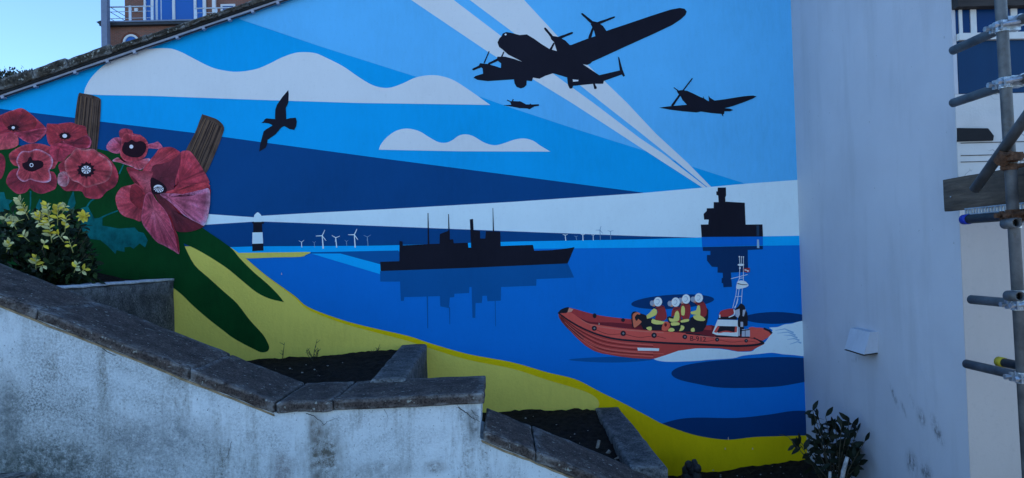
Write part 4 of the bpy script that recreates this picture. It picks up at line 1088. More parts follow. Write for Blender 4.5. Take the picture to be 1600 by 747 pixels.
mk('hood_shadow_lip', [p + Vector((-0.004 if i > 1 else -0.002, 0, -0.004)) for i, p in enumerate(gap)] + [p + Vector((0, 0, -0.010)) for p in gap], [(0, 1, 2, 3), (7, 6, 5, 4), (0, 4, 5, 1), (1, 5, 6, 2), (2, 6, 7, 3), (3, 7, 4, 0)], plain('lip_dark', (0.05, 0.045, 0.04), 0.9), vr)

# ================================================================= RETAINING WALL
rw = root('retaining_wall', 'stained white retaining wall with stepped dark coping and planting beds behind', 'wall', (-1.5, FRONT_Y + 0.2, 0.0))
M_stuc = mat_stucco()
M_cope = mat_stone('coping_stone', (0.058, 0.043, 0.038), (0.200, 0.155, 0.132), 1.2)
M_cross = mat_stone('partition_stone', (0.050, 0.049, 0.048), (0.26, 0.255, 0.25), 1.0)
FY = FRONT_Y + 0.024
top_px = [(-420, 476 - 0.3995 * 420), (0, 476), (200, 555), (429, 646.5), (600, 640), (751.5, 632), (750, 687), (836, 723), (893, 747), (1500, 1001)]
tp = [at(x, y - 2, FY) for x, y in top_px]
tp[-1].z = max(tp[-1].z, 0.3)
poly = [(p.x, p.z) for p in tp]
poly = [(poly[0][0], 0.2)] + poly + [(poly[-1][0], 0.2)]
fv = [Vector((x, FY, z)) for x, z in poly]
bv = [Vector((x, FY + 0.40, z)) for x, z in poly]
tri = tessellate_polygon([[Vector((x, z, 0)) for x, z in poly]])
F = []
n_ = len(poly)
for a, b_, c in tri:
    nn = (fv[b_] - fv[a]).cross(fv[c] - fv[a])
    q = (a, b_, c) if nn.y < 0 else (a, c, b_)
    F.append(q)
    F.append(tuple(i + n_ for i in q[::-1]))
for i in range(n_):
    F.append((i, i + n_, (i + 1) % n_ + n_, (i + 1) % n_))
mk('wall_face', fv + bv, F, M_stuc, rw)
M_crack = plain('crack_dark', (0.03, 0.028, 0.026), 0.95, var=0.3, scale=30, bmp=0)
random.seed(17)
for pts, w_ in (([(478, 646), (490, 650), (500, 657), (506, 664)], 1.3), ([(506, 664), (512, 658), (530, 652)], 0.8), ([(716, 636), (730, 646), (738, 653), (750, 659)], 1.6), ([(736, 640), (742, 648), (749, 652)], 0.9), ([(362, 690), (357, 710), (350, 722)], 0.6), ([(160, 545), (172, 552), (182, 556)], 1.4), ([(600, 640), (606, 650), (604, 668)], 0.5)):
    q = []
    for i in range(len(pts) - 1):
        for k in range(5):
            q.append((pts[i][0] + (pts[i + 1][0] - pts[i][0]) * k / 5 + random.uniform(-0.7, 0.7), pts[i][1] + (pts[i + 1][1] - pts[i][1]) * k / 5 + random.uniform(-0.7, 0.7)))
    q.append(pts[-1])
    pg = stroke(q, w_, w_ * 0.4)
    P_ = [at(x, y, FY - 0.0015) for x, y in pg]
    m_ = len(q)
    mk('crack', P_, [(i, i + 1, 2 * m_ - 2 - i, 2 * m_ - 1 - i) for i in range(m_ - 1)], M_crack, rw)
M_bed = plain('ochre_mortar', (0.34, 0.25, 0.15), 0.95, var=0.5, scale=18, bmp=0.8)
def bed(b0, b1, seed):
    a, b_ = at(*b0, FY - 0.006), at(*b1, FY - 0.006)
    k, d = Vector((0, 0.1, 0)), Vector((0, 0, -0.012))
    rough('mortar_bed', [a + d, b_ + d, b_ + d + k, a + d + k, a, b_, b_ + k, a + k], M_bed, rw, n=(40, 1, 1), amp=0.005, freq=16, edge=0.2, seed=seed)
bed((-400, 477 - 0.3985 * 400), (428, 647.5), 1)
bed((752, 688), (1250, 890), 2)
def coping(t0, t1, b0, b1, seed, yb=BACK_Y, yf=FRONT_Y):
    tf0, tf1, bf0, bf1 = at(*t0, yf), at(*t1, yf), at(*b0, yf), at(*b1, yf)
    bf0.x, bf1.x = tf0.x, tf1.x
    k = Vector((0, yb - yf, 0))
    rough('coping_stone', [bf0, bf1, bf1 + k, bf0 + k, tf0, tf1, tf1 + k, tf0 + k], M_cope, rw, n=(14, 7, 3), amp=0.0065, freq=7, edge=0.14, seed=seed)
up_t = lambda x: 460 + 0.3935 * x
up_b = lambda x: 477 + 0.3985 * x
js = [-420, -180, 57.5, 296, 428]
for i in range(4):
    coping((js[i] + 0.6, up_t(js[i])), (js[i + 1] - 0.6, up_t(js[i + 1])), (js[i], up_b(js[i])), (js[i + 1], up_b(js[i + 1])), i)
coping((431.5, 629), (519, 625.3), (431, 646.3), (519, 642.8), 11)
coping((521, 625.2), (755.6, 614.7), (521, 642.7), (753, 631.5), 12)
lo_t = lambda x: 672.5 + 0.4 * (x - 755)
lo_b = lambda x: 689 + 0.407 * (x - 755)
js = [755, 837, 1070, 1300, 1500]
for i in range(4):
    coping((js[i] + 0.6, lo_t(js[i])), (js[i + 1] - 0.6, lo_t(js[i + 1])), (js[i], lo_b(js[i])), (js[i + 1], lo_b(js[i + 1])), 20 + i)
# end of the upper wall above the lower coping: the return is part of wall_face; partitions run back to the mural
def partition(ml, mr, nl, nr, depth, seed):
    a, b_ = at(*ml, WALL_Y - 0.012), at(*mr, WALL_Y - 0.012)
    z = (a.z + b_.z) / 2
    c_, d_ = at_z(*nl, z), at_z(*nr, z)
    def ext(p, q, y):
        f = (y - p.y) / (q.y - p.y)
        return p + (q - p) * f
    c_, d_ = ext(a, c_, BACK_Y - 0.10), ext(b_, d_, BACK_Y - 0.10)
    a.z = b_.z = c_.z = d_.z = z
    dn = Vector((0, 0, -depth))
    rough('partition_wall', [c_ + dn, d_ + dn, b_ + dn, a + dn, c_, d_, b_, a], M_cross, rw, n=(5, 14, 6), amp=0.0075, freq=5, edge=0.06, seed=seed)
    return a, b_, c_, d_
pa1 = at(272, 438, WALL_Y - 0.012)
z1 = pa1.z
c = [Vector((pa1.x - 0.20, BACK_Y - 0.1, z1 - 0.9)), Vector((pa1.x, BACK_Y - 0.1, z1 - 0.9)), Vector((pa1.x, WALL_Y - 0.012, z1 - 0.9)), Vector((pa1.x - 0.20, WALL_Y - 0.012, z1 - 0.9))]
rough('partition_wall', c + [p + Vector((0, 0, 0.9 - (0.01 if i in (0, 1) else 0))) for i, p in enumerate(c)], M_cross, rw, n=(5, 14, 8), amp=0.0075, freq=5, edge=0.06, seed=31)
pc0 = [Vector((pa1.x - 0.20, BACK_Y + 0.05, z1 - 0.004)), Vector((pa1.x + 0.004, BACK_Y + 0.05, z1 - 0.004)), Vector((pa1.x + 0.004, WALL_Y - 0.014, z1 - 0.002)), Vector((pa1.x - 0.20, WALL_Y - 0.014, z1 - 0.002))]
rough('partition_cap', pc0 + [p + Vector((0, 0, 0.018)) for p in pc0], plain('lime_cap', (0.50, 0.52, 0.54), 0.9, var=0.35, scale=12, bmp=0.6), rw, n=(4, 24, 1), amp=0.004, freq=12, edge=0.2, seed=8)
partition((626, 538), (667.5, 539), (578, 594), (634, 591), 0.75, 32)
partition((928.5, 639), (967, 633.5), (984.6, 729), (1057.5, 747), 0.8, 33)

# ---------------------------------------------------------------- soil beds
M_soil = plain('dark_soil', (0.022, 0.017, 0.013), 0.95, var=0.6, scale=25, bmp=1.0, bdist=0.02, spec=0.1)
def soil(x0, x1, zf, seed, y0=BACK_Y - 0.2, heap=0.03):
    V, F = [], []
    nx, ny = max(8, int((x1 - x0) / 0.035)), 44
    for j in range(ny + 1):
        y = y0 + (WALL_Y - 0.006 - y0) * j / ny
        for i in range(nx + 1):
            x = x0 + (x1 - x0) * i / nx
            z = zf(x, y) + heap * noise.noise(Vector((x * 3, y * 3, seed))) + 0.020 * noise.noise(Vector((x * 13, y * 13, seed))) + 0.010 * noise.noise(Vector((x * 31, y * 31, seed)))
            V.append((x, y, z))
    for j in range(ny):
        for i in range(nx):
            a = j * (nx + 1) + i
            F.append((a, a + 1, a + nx + 2, a + nx + 1))
    return mk('soil', V, F, M_soil, smooth=True, kind='structure')
z_p1 = at(200, 433, WALL_Y).z
z_p2a, z_p2b = at(385, 563, WALL_Y).z, at(620, 547, WALL_Y).z
x2a, x2b = at(385, 563, WALL_Y).x, at(620, 547, WALL_Y).x
z_p3 = at(860, 641, WALL_Y).z
z4a, z4b = at(1060, 743, WALL_Y), at(1240, 720, WALL_Y)
S1 = lambda x, y: z_p1 - 0.035 + 0.09 * max(0, min(1, (pa1.x - 0.25 - x) / 0.5)) + 0.02 * max(0, -3 - x)
S2 = lambda x, y: z_p2a + (z_p2b - z_p2a) * (x - x2a) / (x2b - x2a) - 0.03 * (WALL_Y - y)
S3 = lambda x, y: z_p3 - 0.04 * (WALL_Y - y)
S4 = lambda x, y: z4a.z + (z4b.z - z4a.z) * (x - z4a.x) / (z4b.x - z4a.x) - 0.02 * (WALL_Y - y)
soil(-5.6, pa1.x - 0.1, S1, 1)
soil(pa1.x - 0.05, at(645, 560, WALL_Y).x, S2, 2)
soil(at(650, 560, WALL_Y).x, at(950, 640, WALL_Y).x, S3, 3)
soil(at(945, 640, WALL_Y).x + 0.06, SIDE_X - 0.005, S4, 4)
# litter and pebbles
def pebbles(zone, n, f, seed):
    random.seed(seed)
    gs = []
    for _ in range(n):
        px, py = random.uniform(zone[0], zone[2]), random.uniform(zone[1], zone[3])
        z = f(0, 5.2)
        p = at_z(px, py, z)
        z = f(p.x, p.y) + 0.012
        p = at_z(px, py, z)
        if p.y > WALL_Y - 0.03 or p.y < 4.2:
            continue
        r = random.uniform(0.003, 0.011)
        v = [p + Vector((random.uniform(-1, 1), random.uniform(-1, 1), random.uniform(-.6, .6))).normalized() * r for _ in range(6)]
        vv = [p + Vector(q) * r for q in ((1, 0, 0), (0, 1, 0), (-1, 0, 0), (0, -1, 0), (0, 0, .6), (0, 0, -.6))]
        vv = [q + Vector((random.uniform(-.3, .3), random.uniform(-.3, .3), random.uniform(-.2, .2))) * r for q in vv]
        gs.append((vv, [(0, 1, 4), (1, 2, 4), (2, 3, 4), (3, 0, 4), (1, 0, 5), (2, 1, 5), (3, 2, 5), (0, 3, 5)]))
    V, F = join(*gs)
    mk('gravel', V, F, plain('pale_grit', (0.33, 0.31, 0.28), 0.9, var=0.5, scale=60), kind='stuff')
pebbles((390, 562, 560, 590), 14, S2, 3)
pebbles((800, 645, 940, 700), 13, S3, 4)
pebbles((1070, 728, 1260, 746), 14, S4, 5)

# ================================================================= PLANTS
def leaf_mesh(name, L_, w_, mat, fold=0.25, curl=0.15):
    ts = [(0, 0.03), (0.2, 0.62), (0.45, 1.0), (0.72, 0.74), (0.9, 0.3), (1, 0.0)]
    V, F = [], []
    for t, q in ts:
        z = -curl * L_ * t * t
        hw = w_ * q / 2
        V += [(t * L_, -hw, z + hw * fold), (t * L_, 0, z), (t * L_, hw, z + hw * fold)]
    for i in range(len(ts) - 1):
        a = i * 3
        F += [(a, a + 3, a + 4, a + 1), (a + 1, a + 4, a + 5, a + 2)]
    me = bpy.data.meshes.new(name)
    me.from_pydata(V, [], F)
    me.polygons.foreach_set('use_smooth', [True] * len(F))
    me.materials.append(mat)
    return me
def leaf_rot(d, roll):
    q = Vector(d).normalized()
    n = Vector((0, -0.75, 0.65)) - q * q.dot(Vector((0, -0.75, 0.65)))      # blades turn to the open sky side
    n = n.normalized() if n.length > 0.05 else frame(q)[1]
    return Matrix((q, n.cross(q), n)).transposed() @ Matrix.Rotation(roll, 3, 'X')
def leaf_obj(me, p, d, parent, scale=1.0, roll=0.0, name='leaf'):
    o = bpy.data.objects.new(name, me)
    COL.objects.link(o)
    o.parent = parent
    M_ = leaf_rot(d, roll)
    o.matrix_local = Matrix.Translation(Vector(p) - WL[parent.name]) @ M_.to_4x4() @ Matrix.Scale(scale, 4)
    return o
def leaf_geo(me, p, d, scale, roll):
    M_ = leaf_rot(d, roll)
    return [Vector(p) + M_ @ (v.co * scale) for v in me.vertices], [tuple(f.vertices) for f in me.polygons]
def rv3(s=1.0):
    return Vector((random.gauss(0, s), random.gauss(0, s), random.gauss(0, s)))

M_dleaf = mat_leaf('dark_leaf', (0.013, 0.028, 0.009), rough=0.6)
M_bleaf = mat_leaf('blackish_leaf', (0.010, 0.015, 0.008), rough=0.5)  # near-black green leaf colour of the lower shrub and the tree
M_cleaf = mat_leaf('cream_leaf', (0.62, 0.56, 0.24), rough=0.5)
M_yleaf = mat_leaf('yellow_leaf', (0.74, 0.55, 0.05), rough=0.5)
M_stem = plain('stem_bark', (0.06, 0.05, 0.03), 0.8, var=0.3, scale=40)
M_stick = plain('dry_stick', (0.26, 0.21, 0.16), 0.9, var=0.35, scale=40)
# variegated shrub in the upper bed
random.seed(21)
sb = at(85, 440, 5.05)
sb.z = S1(sb.x, sb.y)
sh_root = root('variegated_shrub', 'leafy shrub with cream variegated tips in the upper bed', 'shrub', sb)
lm = leaf_mesh('shrub_leaf_shape', 0.062, 0.031, M_dleaf)
gs = []
stems = []
for k in range(620):
    # twig ends filling an uneven mound
    px, py = random.uniform(-60, 152), random.uniform(316, 455)
    top = 322 + 24 * abs(noise.noise(Vector((px * 0.035, 3.3, 0)))) * 2 + (max(0, px - 122) * 2.4) + max(0, 12 - px) * 1.2
    if py < top:
        continue
    p = at(px, py, random.uniform(4.72, 5.5))
    if p.z < S1(p.x, p.y) + 0.01:
        continue
    out = (p - sb)
    out.z = abs(out.z) + 0.12
    out.normalize()
    nl = random.randint(5, 9)
    for _ in range(nl):
        d = out * 0.5 + rv3(0.6)
        gs.append(leaf_geo(lm, p - out * random.uniform(0, 0.10) + rv3(0.012), d, random.uniform(0.6, 1.25), random.uniform(-0.8, 0.8)))
    if k % 7 == 0:
        stems.append(tube_geo([sb + rv3(0.02), sb * 0.5 + p * 0.5 + Vector((0, 0, -0.03)), p], [0.008, 0.005, 0.003], 5))
gd = [g_ for i, g_ in enumerate(gs) if i % 5]
gm = [g_ for i, g_ in enumerate(gs) if i % 5 == 0]
V, F = join(*gd)
mk('foliage', V, F, M_dleaf, sh_root, True, kind='stuff')
V, F = join(*gm)
mk('foliage', V, F, mat_leaf('mid_green_leaf', (0.055, 0.095, 0.030), rough=0.6), sh_root, True, kind='stuff')
V, F = join(*stems)
mk('stem', V, F, M_stem, sh_root, True)
cl = leaf_mesh('cream_leaf_shape', 0.060, 0.032, M_cleaf)
yl = leaf_mesh('yellow_leaf_shape', 0.058, 0.034, M_yleaf)
def sprig(px, py, n, spread, lenpx, ang, me=None, Y=4.68, size=1.0):
    """a shoot of leaves: paired along a short stem"""
    base = at(px, py, Y)
    d2 = Vector((math.cos(ang), -0.25, math.sin(ang)))
    L_ = lenpx * Y / FPX
    tipp = base + d2 * L_
    v, f = tube_geo([base - d2 * 0.03, base, tipp], [0.003, 0.0028, 0.0018], 5)
    mk('shoot', v, f, paint('shoot_green', (0.45, 0.42, 0.14), real=True), sh_root, True)
    for i in range(n):
        t = (i + 0.3) / n
        p = base + d2 * (L_ * t)
        side = 1 if i % 2 else -1
        per = Vector((-math.sin(ang) * side, 0, math.cos(ang) * side))
        d = per * 1.0 + d2 * (0.35 + 0.8 * t) + rv3(0.25) + Vector((0, -0.35, 0))
        leaf_obj(me or random.choice((cl, cl, yl)), p, d, sh_root, size * random.uniform(0.75, 1.1) * (1 - 0.3 * t), random.uniform(-0.5, 0.5))
sprig(42, 336, 12, 1, 26, R(108))
sprig(30, 345, 4, 1, 5, R(200), cl)
sprig(80, 372, 20, 1, 52, R(88), size=1.0)
sprig(70, 352, 8, 1, 22, R(120))
sprig(90, 345, 9, 1, 26, R(80), yl)
for a in range(0, 360, 45):
    leaf_obj(yl, at(132, 338, 4.66), Vector((math.cos(R(a)), -0.5, math.sin(R(a)))) + rv3(0.1), sh_root, 0.85, 0, 'leaf')
for (px, py, n, l, a) in ((60, 350, 8, 18, 70), (102, 356, 7, 18, 75), (76, 338, 8, 18, 95), (22, 352, 5, 12, 110), (98, 332, 6, 14, 60), (12, 388, 8, 12, 60), (56, 414, 8, 12, 80), (64, 416, 3, 6, 10), (112, 388, 6, 16, 100), (118, 420, 5, 10, 60), (95, 372, 4, 10, 120), (40, 372, 4, 8, 130), (68, 384, 3, 8, 60), (10, 345, 3, 8, 100), (128, 424, 3, 8, 30)):
    sprig(px, py, n, 1, l, R(a), size=0.85)

# dark shrub in the lowest bed
random.seed(5)
bb = at(1305, 752, 5.0)
bb.z = S4(bb.x, bb.y)
bs = root('dark_leaved_shrub', 'sparse shrub with broad dark leaves against the white side wall', 'shrub', bb)
bl_ = leaf_mesh('broad_leaf_shape', 0.092, 0.036, M_bleaf, 0.2, 0.12)
Y5 = 5.0
b9 = crop(1210, 620, 5.884)
tips = b9([(350, 125), (335, 190), (400, 185), (470, 180), (560, 200), (470, 230), (540, 260), (620, 250), (690, 225), (720, 260), (790, 240), (800, 320), (860, 310), (830, 410), (890, 500), (900, 540), (780, 620), (700, 400), (600, 330), (460, 320), (390, 340), (360, 400), (650, 470), (740, 560), (130, 370), (200, 370), (235, 440), (430, 420), (520, 420), (800, 480), (560, 540), (420, 520), (640, 600), (760, 700), (480, 640), (360, 600)])
sg = []
for i, (px, py) in enumerate(tips):
    p = at(px, py, Y5 + random.uniform(-0.18, 0.22))
    if p.x > SIDE_X - 0.05:
        p.x = SIDE_X - 0.05 - random.uniform(0, 0.05)
    midp = (bb + p) / 2 + Vector((0, 0, 0.05)) + rv3(0.015)
    sg.append(tube_geo(smooth([(0, 0), (1, 0)], 1, False) and [bb + rv3(0.012), midp, p], [0.006, 0.004, 0.002], 6))
    d0 = (p - midp).normalized()
    for k in range(7):
        t = random.uniform(0.40, 1.0) if k else 1.0
        q = midp + (p - midp) * ((t - 0.4) / 0.6) if t > 0.4 else midp
        side = rv3(1.0)
        side.y *= 0.5
        d = d0 * 0.35 + side * 0.9 + Vector((0.1, 0, -0.12))
        leaf_obj(bl_, q, d, bs, random.uniform(0.65, 1.1), random.uniform(-1, 1))
V, F = join(*sg)
mk('stem', V, F, M_stem, bs, True)
st0, st1 = at(1312, 752, 4.86), at(1324, 714, 4.86)
v, f = tube_geo([st0 + Vector((0, 0, -0.08)), (st0 * .6 + st1 * .4) + Vector((0.004, 0, 0)), st1], [0.017, 0.015, 0.013], 9)
mk('cut_stem', v, f, plain('pale_bark', (0.42, 0.40, 0.38), 0.9, var=0.5, scale=30, bmp=0.8), bs, True, label='pale cut stem stub')
v, f = tube_geo([at(1296, 760, 4.9), at(1297, 737, 4.9)], [0.012, 0.010], 8)
mk('cut_stem', v, f, MATS['pale_bark'], bs, True)

# knobbly dark stump at the foot of the mural
def blob(c, r, n=8, seed=0, sq=1.0):
    V, F = [], []
    for j in range(n + 1):
        th = math.pi * j / n
        for i in range(2 * n):
            ph = math.pi * i / n
            d = Vector((math.sin(th) * math.cos(ph), math.sin(th) * math.sin(ph), math.cos(th) * sq))
            V.append(c + d * r * (1 + 0.22 * noise.noise(d * 2.4 + Vector((seed, 0, 0)))))
    for j in range(n):
        for i in range(2 * n):
            a, b_ = j * 2 * n + i, j * 2 * n + (i + 1) % (2 * n)
            F.append((a, a + 2 * n, b_ + 2 * n, b_))
    return V, F
M_stump = plain('stump_dark', (0.030, 0.028, 0.026), 0.55, var=0.5, scale=40, bmp=0.8, bdist=0.01, spec=0.5)
stp = at(1080, 752, 5.62)
gsb = []
for i, (px, py, r) in enumerate(((1076, 727, 0.030), (1085, 724, 0.026), (1072, 735, 0.034), (1089, 733, 0.034), (1080, 734, 0.036), (1073, 746, 0.042), (1088, 746, 0.042), (1080, 758, 0.06))):
    gsb.append(blob(at(px, py, 5.62 + 0.02 * (i % 3)), r, 8, i, 1.25))
V, F = join(*gsb)
so = mk('cut_stump', V, F, M_stump, None, True)
tag(so, 'small knobbly dark stump at the foot of the yellow sand', 'stump')

# dead sprigs and cut sticks in the beds
def twig(px, py, h_px, n, Y, f, lab, seed):
    random.seed(seed)
    p = at(px, py, Y)
    p.z = f(p.x, p.y) - 0.01
    r_ = root('dry_weed', lab, 'weed', p)
    h_ = h_px * Y / FPX
    gs = []
    for k in range(n):
        lean = Vector((random.uniform(-0.55, 0.55) if n > 1 else 0.18, random.uniform(-0.2, 0.2), 1)).normalized()
        hh = h_ * random.uniform(0.55, 1.0)
        a = p + lean * hh * 0.5 + rv3(0.004)
        e = p + lean * hh + rv3(0.008)
        gs.append(tube_geo([p, a, e], [0.0035, 0.0028, 0.0015], 5))
        for q in range(4):
            s_ = p + (e - p) * random.uniform(0.3, 0.95)
            gs.append(tube_geo([s_, s_ + Vector((random.uniform(-1, 1), random.uniform(-.3, .3), random.uniform(0.2, 1))).normalized() * random.uniform(0.015, 0.045)], [0.0025, 0.001], 4))
    V, F = join(*gs)
    mk('stalk', V, F, M_stem, r_, True)
twig(441, 566, 36, 1, 5.85, S2, 'single thin dead stalk in the middle bed', 1)
twig(490, 568, 36, 5, 5.75, S2, 'low tangle of dead stalks in the middle bed', 2)
twig(585, 556, 14, 3, 5.8, S2, 'few short dry stalks by the stone partition', 3)
twig(1172, 736, 12, 1, 5.8, S4, 'short bare twig in the lowest bed', 4)
for i, (a, b_, w_, lab) in enumerate((((930, 716), (936, 688), 0.013, 'pale cut stick standing upright in the soil'), ((944, 716), (953, 704), 0.015, 'short thick stick leaning beside the upright one'), ((955, 724), (972, 713), 0.017, 'broken stick lying against the sloping coping'))):
    z = S3(0.6, 4.8)
    p0 = at(a[0], a[1], 4.95 - 0.1 * i)
    p1_ = at(b_[0], b_[1], 4.95 - 0.1 * i)
    v, f = tube_geo([p0 + (p0 - p1_) * 0.6, p0, p1_], [w_, w_, w_ * 0.85], 8)
    o = mk('cut_stick', v, f, M_stick, None, True)
    tag(o, lab, 'stick')

# ================================================================= SCAFFOLD
sc = root('scaffold', 'galvanised tube scaffold with couplers and a toe board', 'scaffold', (2.25, 3.3, 0.0))
def mat_galv():
    m, t, b = new_mat('galvanised_tube')
    co = objco(t)
    k = ramp(t, noise_node(t, co, 7, 5, 0.65), [(0.32, (0.055, 0.058, 0.062)), (0.7, (0.17, 0.175, 0.18))])
    k = mix(t, ramp(t, noise_node(t, co, 22, 4), [(0.58, gray(0)), (0.7, gray(0.6))]), k, (0.09, 0.075, 0.06))
    t.links.new(k, b.inputs['Base Color'])
    b.inputs['Metallic'].default_value = 0.35
    b.inputs['Roughness'].default_value = 0.55
    bump(t, b, noise_node(t, co, 60, 4), 0.3, 0.002)
    return m
M_galv = mat_galv()
M_coup = plain('zinc_coupler', (0.42, 0.45, 0.48), 0.38, 0.75, 0.3, 30, 0.3)
M_rust = plain('rusty_coupler', (0.11, 0.055, 0.032), 0.85, 0.3, 0.6, 35, 0.8)
M_dkt = plain('dark_tube', (0.045, 0.047, 0.052), 0.55, 0.4, 0.4, 15, 0.3)
PY = 3.15
s0, s1 = at(1563.5, 0, PY), at(1607, 747, PY)
dv = (s1 - s0) / (s0.z - s1.z)
P = lambda z: s0 + dv * (s0.z - z)
rp = 0.0242
ptop, pbot = P(H + 0.3), P(0.004)
v, f = hollow_geo(ptop, pbot, rp)
mk('standard_tube', v, f, M_galv, sc, True)
tx_ = P(EYE.z).x + 0.052
def transom(px, py, zoff, mat=M_galv, capm=None, near=1.7, r=0.0225, shift=0.0, name='transom_tube'):
    a = at_x(px, py, tx_ + shift)
    b2 = Vector((a.x + 0.02, near, a.z + zoff))
    v, f = hollow_geo(a, b2, r, 0.0035)
    mk(name, v, f, mat, sc, True)
    if capm:
        v, f = tube_geo([a + Vector((0, 0.012, 0)), a + Vector((0, -0.03, 0))], [r * 1.13, r * 1.13], 16)
        mk('end_cap', v, f, capm, sc, True)
    return a, b2
def coupler(z, ta, tb, mat, tilt=0.0):
    """clamp: a band round the upright, a band round the tube, bolts and nuts"""
    c = P(z)
    gs = []
    gs.append(tube_geo([c + Vector((0, 0, -0.024)), c + Vector((0, 0, 0.024))], rp + 0.0055, 16))
    d = (tb - ta).normalized()
    t_ = (c.y - ta.y) / d.y
    q = ta + d * t_
    gs.append(tube_geo([q - d * 0.026, q + d * 0.026], 0.0275, 16))
    gs.append(box_geo(c + Vector((0.01, -0.018, -0.02)), q + Vector((0.0, 0.018, 0.02))))
    for s_ in (-1, 1):
        e = c + Vector((-0.02, 0.030 * s_, 0.0))
        gs.append(tube_geo([e + Vector((-0.035, 0, 0)), e + Vector((0.03, 0, 0))], 0.0065, 8))
        gs.append(tube_geo([e + Vector((-0.040, 0, 0)), e + Vector((-0.024, 0, 0))], 0.0125, 6))
        gs.append(box_geo(e + Vector((-0.014, -0.010, -0.02)), e + Vector((-0.004, 0.010, 0.02))))
    gs.append(tube_geo([c + Vector((-0.028, -0.036, 0)), c + Vector((0.055, -0.036, 0.012))], 0.009, 8))
    V, F = join(*gs)
    mk('coupler', V, F, mat, sc, False)
a1, b1 = transom(1489, 79, 0.0)
coupler((at(1568, 42, PY)).z, a1, b1, M_coup)
a2, b2 = transom(1489, 161, 0.0)
coupler((at(1573, 130, PY)).z, a2, b2, M_coup)
a3, b3 = transom(1508, 343, 0.0, M_dkt, plain('blue_cap', (0.01, 0.03, 0.32), 0.5))
coupler((at(1583, 336, PY)).z, a3, b3, M_rust)
a4, b4 = transom(1517.5, 468, 0.0)
coupler((at(1591, 476, PY)).z, a4, b4, M_coup)
a5, b5_ = transom(1510, 568.5, 0.0)
coupler((at(1597, 590, PY)).z, a5, b5_, M_coup)
a6, b6_ = transom(1563, 565.5, 0.0, M_dkt, plain('yellow_cap', (0.50, 0.36, 0.02), 0.6), shift=0.12)
# short ledger stubs, open ends towards the viewer
for (px, py) in ((1589, 348), (1594, 463)):
    p = at(px, py, PY - 0.07)
    v, f = hollow_geo(p, p + Vector((0.006, 0.085, -0.002)), 0.023, 0.006, 20, 0.04)
    mk('ledger_stub', v, f, M_galv, sc, True)
    g0 = P(p.z)
    V, F = join(tube_geo([g0 + Vector((0, 0, -0.022)), g0 + Vector((0, 0, 0.022))], rp + 0.006, 14), tube_geo([g0 + Vector((-0.045, -0.02, 0)), g0 + Vector((0.05, -0.02, 0.0))], 0.008, 8))
    mk('coupler', V, F, M_coup, sc)
# toe board, its bracket strip, and the diagonal brace
bx = tx_ + 0.045
ft, fb = at_x(1473, 281, bx), at_x(1474.5, 331, bx)
hgt = ft.z - fb.z
M_board = mat_wood('weathered_board', (0.036, 0.026, 0.019), (0.14, 0.105, 0.075), (14, 1.2, 14))
yb0 = ft.y
c = [Vector((bx, 1.9, fb.z)), Vector((bx + 0.038, 1.9, fb.z)), Vector((bx + 0.038, yb0, fb.z)), Vector((bx, yb0, fb.z))]
rough('toe_board', c + [p + Vector((0, 0, hgt)) for p in c], M_board, sc, n=(2, 22, 4), amp=0.003, freq=4, edge=0.08, seed=3)
nail = at_x(1486, 307.5, bx - 0.001)
v, f = tube_geo([nail + Vector((-0.004, 0, 0)), nail + Vector((0.01, 0, 0))], 0.004, 8)
mk('nail_head', v, f, M_coup, sc)
# perforated steel deck edge below the board
d0 = at_x(1507, 333, bx)
V, F = [], []
gs = [box_geo((bx + 0.0, 1.9, d0.z - 0.012), (bx + 0.02, d0.y, d0.z - 0.006)), box_geo((bx + 0.0, 1.9, d0.z + 0.018), (bx + 0.02, d0.y, d0.z + 0.024))]
y = d0.y
while y > 1.95:
    gs.append(box_geo((bx + 0.002, y - 0.008, d0.z - 0.006), (bx + 0.018, y, d0.z + 0.018)))
    y -= 0.022
V, F = join(*gs)
mk('deck_edge', V, F, M_coup, sc)
brx = P(EYE.z).x - 0.055
e0, e1 = at_x(1523, 296, brx), at_x(1600, 188, brx)
e2 = e0 + (e1 - e0) * 4.5
v, f = hollow_geo(e0, e2, 0.0235, 0.004)
mk('brace_tube', v, f, M_galv, sc, True)
cc = at_x(1568, 246, brx)
qz = at(1578, 246, PY).z
pc_ = P(qz)
dd = (e1 - e0).normalized()
V, F = join(tube_geo([pc_ + Vector((0, 0, -0.025)), pc_ + Vector((0, 0, 0.022))], rp + 0.006, 14), tube_geo([cc - dd * 0.028, cc + dd * 0.028], 0.0295, 14),
            tube_geo([cc + Vector((0.0, 0.055, 0.0)), cc + Vector((0.0, 0.03, 0))], 0.014, 8), tube_geo([cc + Vector((-0.01, 0.075, -0.006)), cc + Vector((-0.01, -0.07, 0.01))], 0.008, 8), tube_geo([pc_ + Vector((-0.02, -0.05, 0)), pc_ + Vector((0.06, -0.05, 0.0))], 0.010, 8),
            box_geo(cc + Vector((-0.006, -0.05, -0.018)), pc_ + Vector((0.004, 0.02, 0.014))))
mk('swivel_coupler', V, F, M_rust, sc)
qz = at(1580, 261, PY).z
pc_ = P(qz)
V, F = join(tube_geo([pc_ + Vector((0, 0, -0.014)), pc_ + Vector((0, 0, 0.014))], rp + 0.006, 14), tube_geo([pc_ + Vector((-0.05, -0.01, -0.006)), pc_ + Vector((0.07, -0.03, 0.008))], 0.010, 8))
mk('coupler', V, F, M_rust, sc)

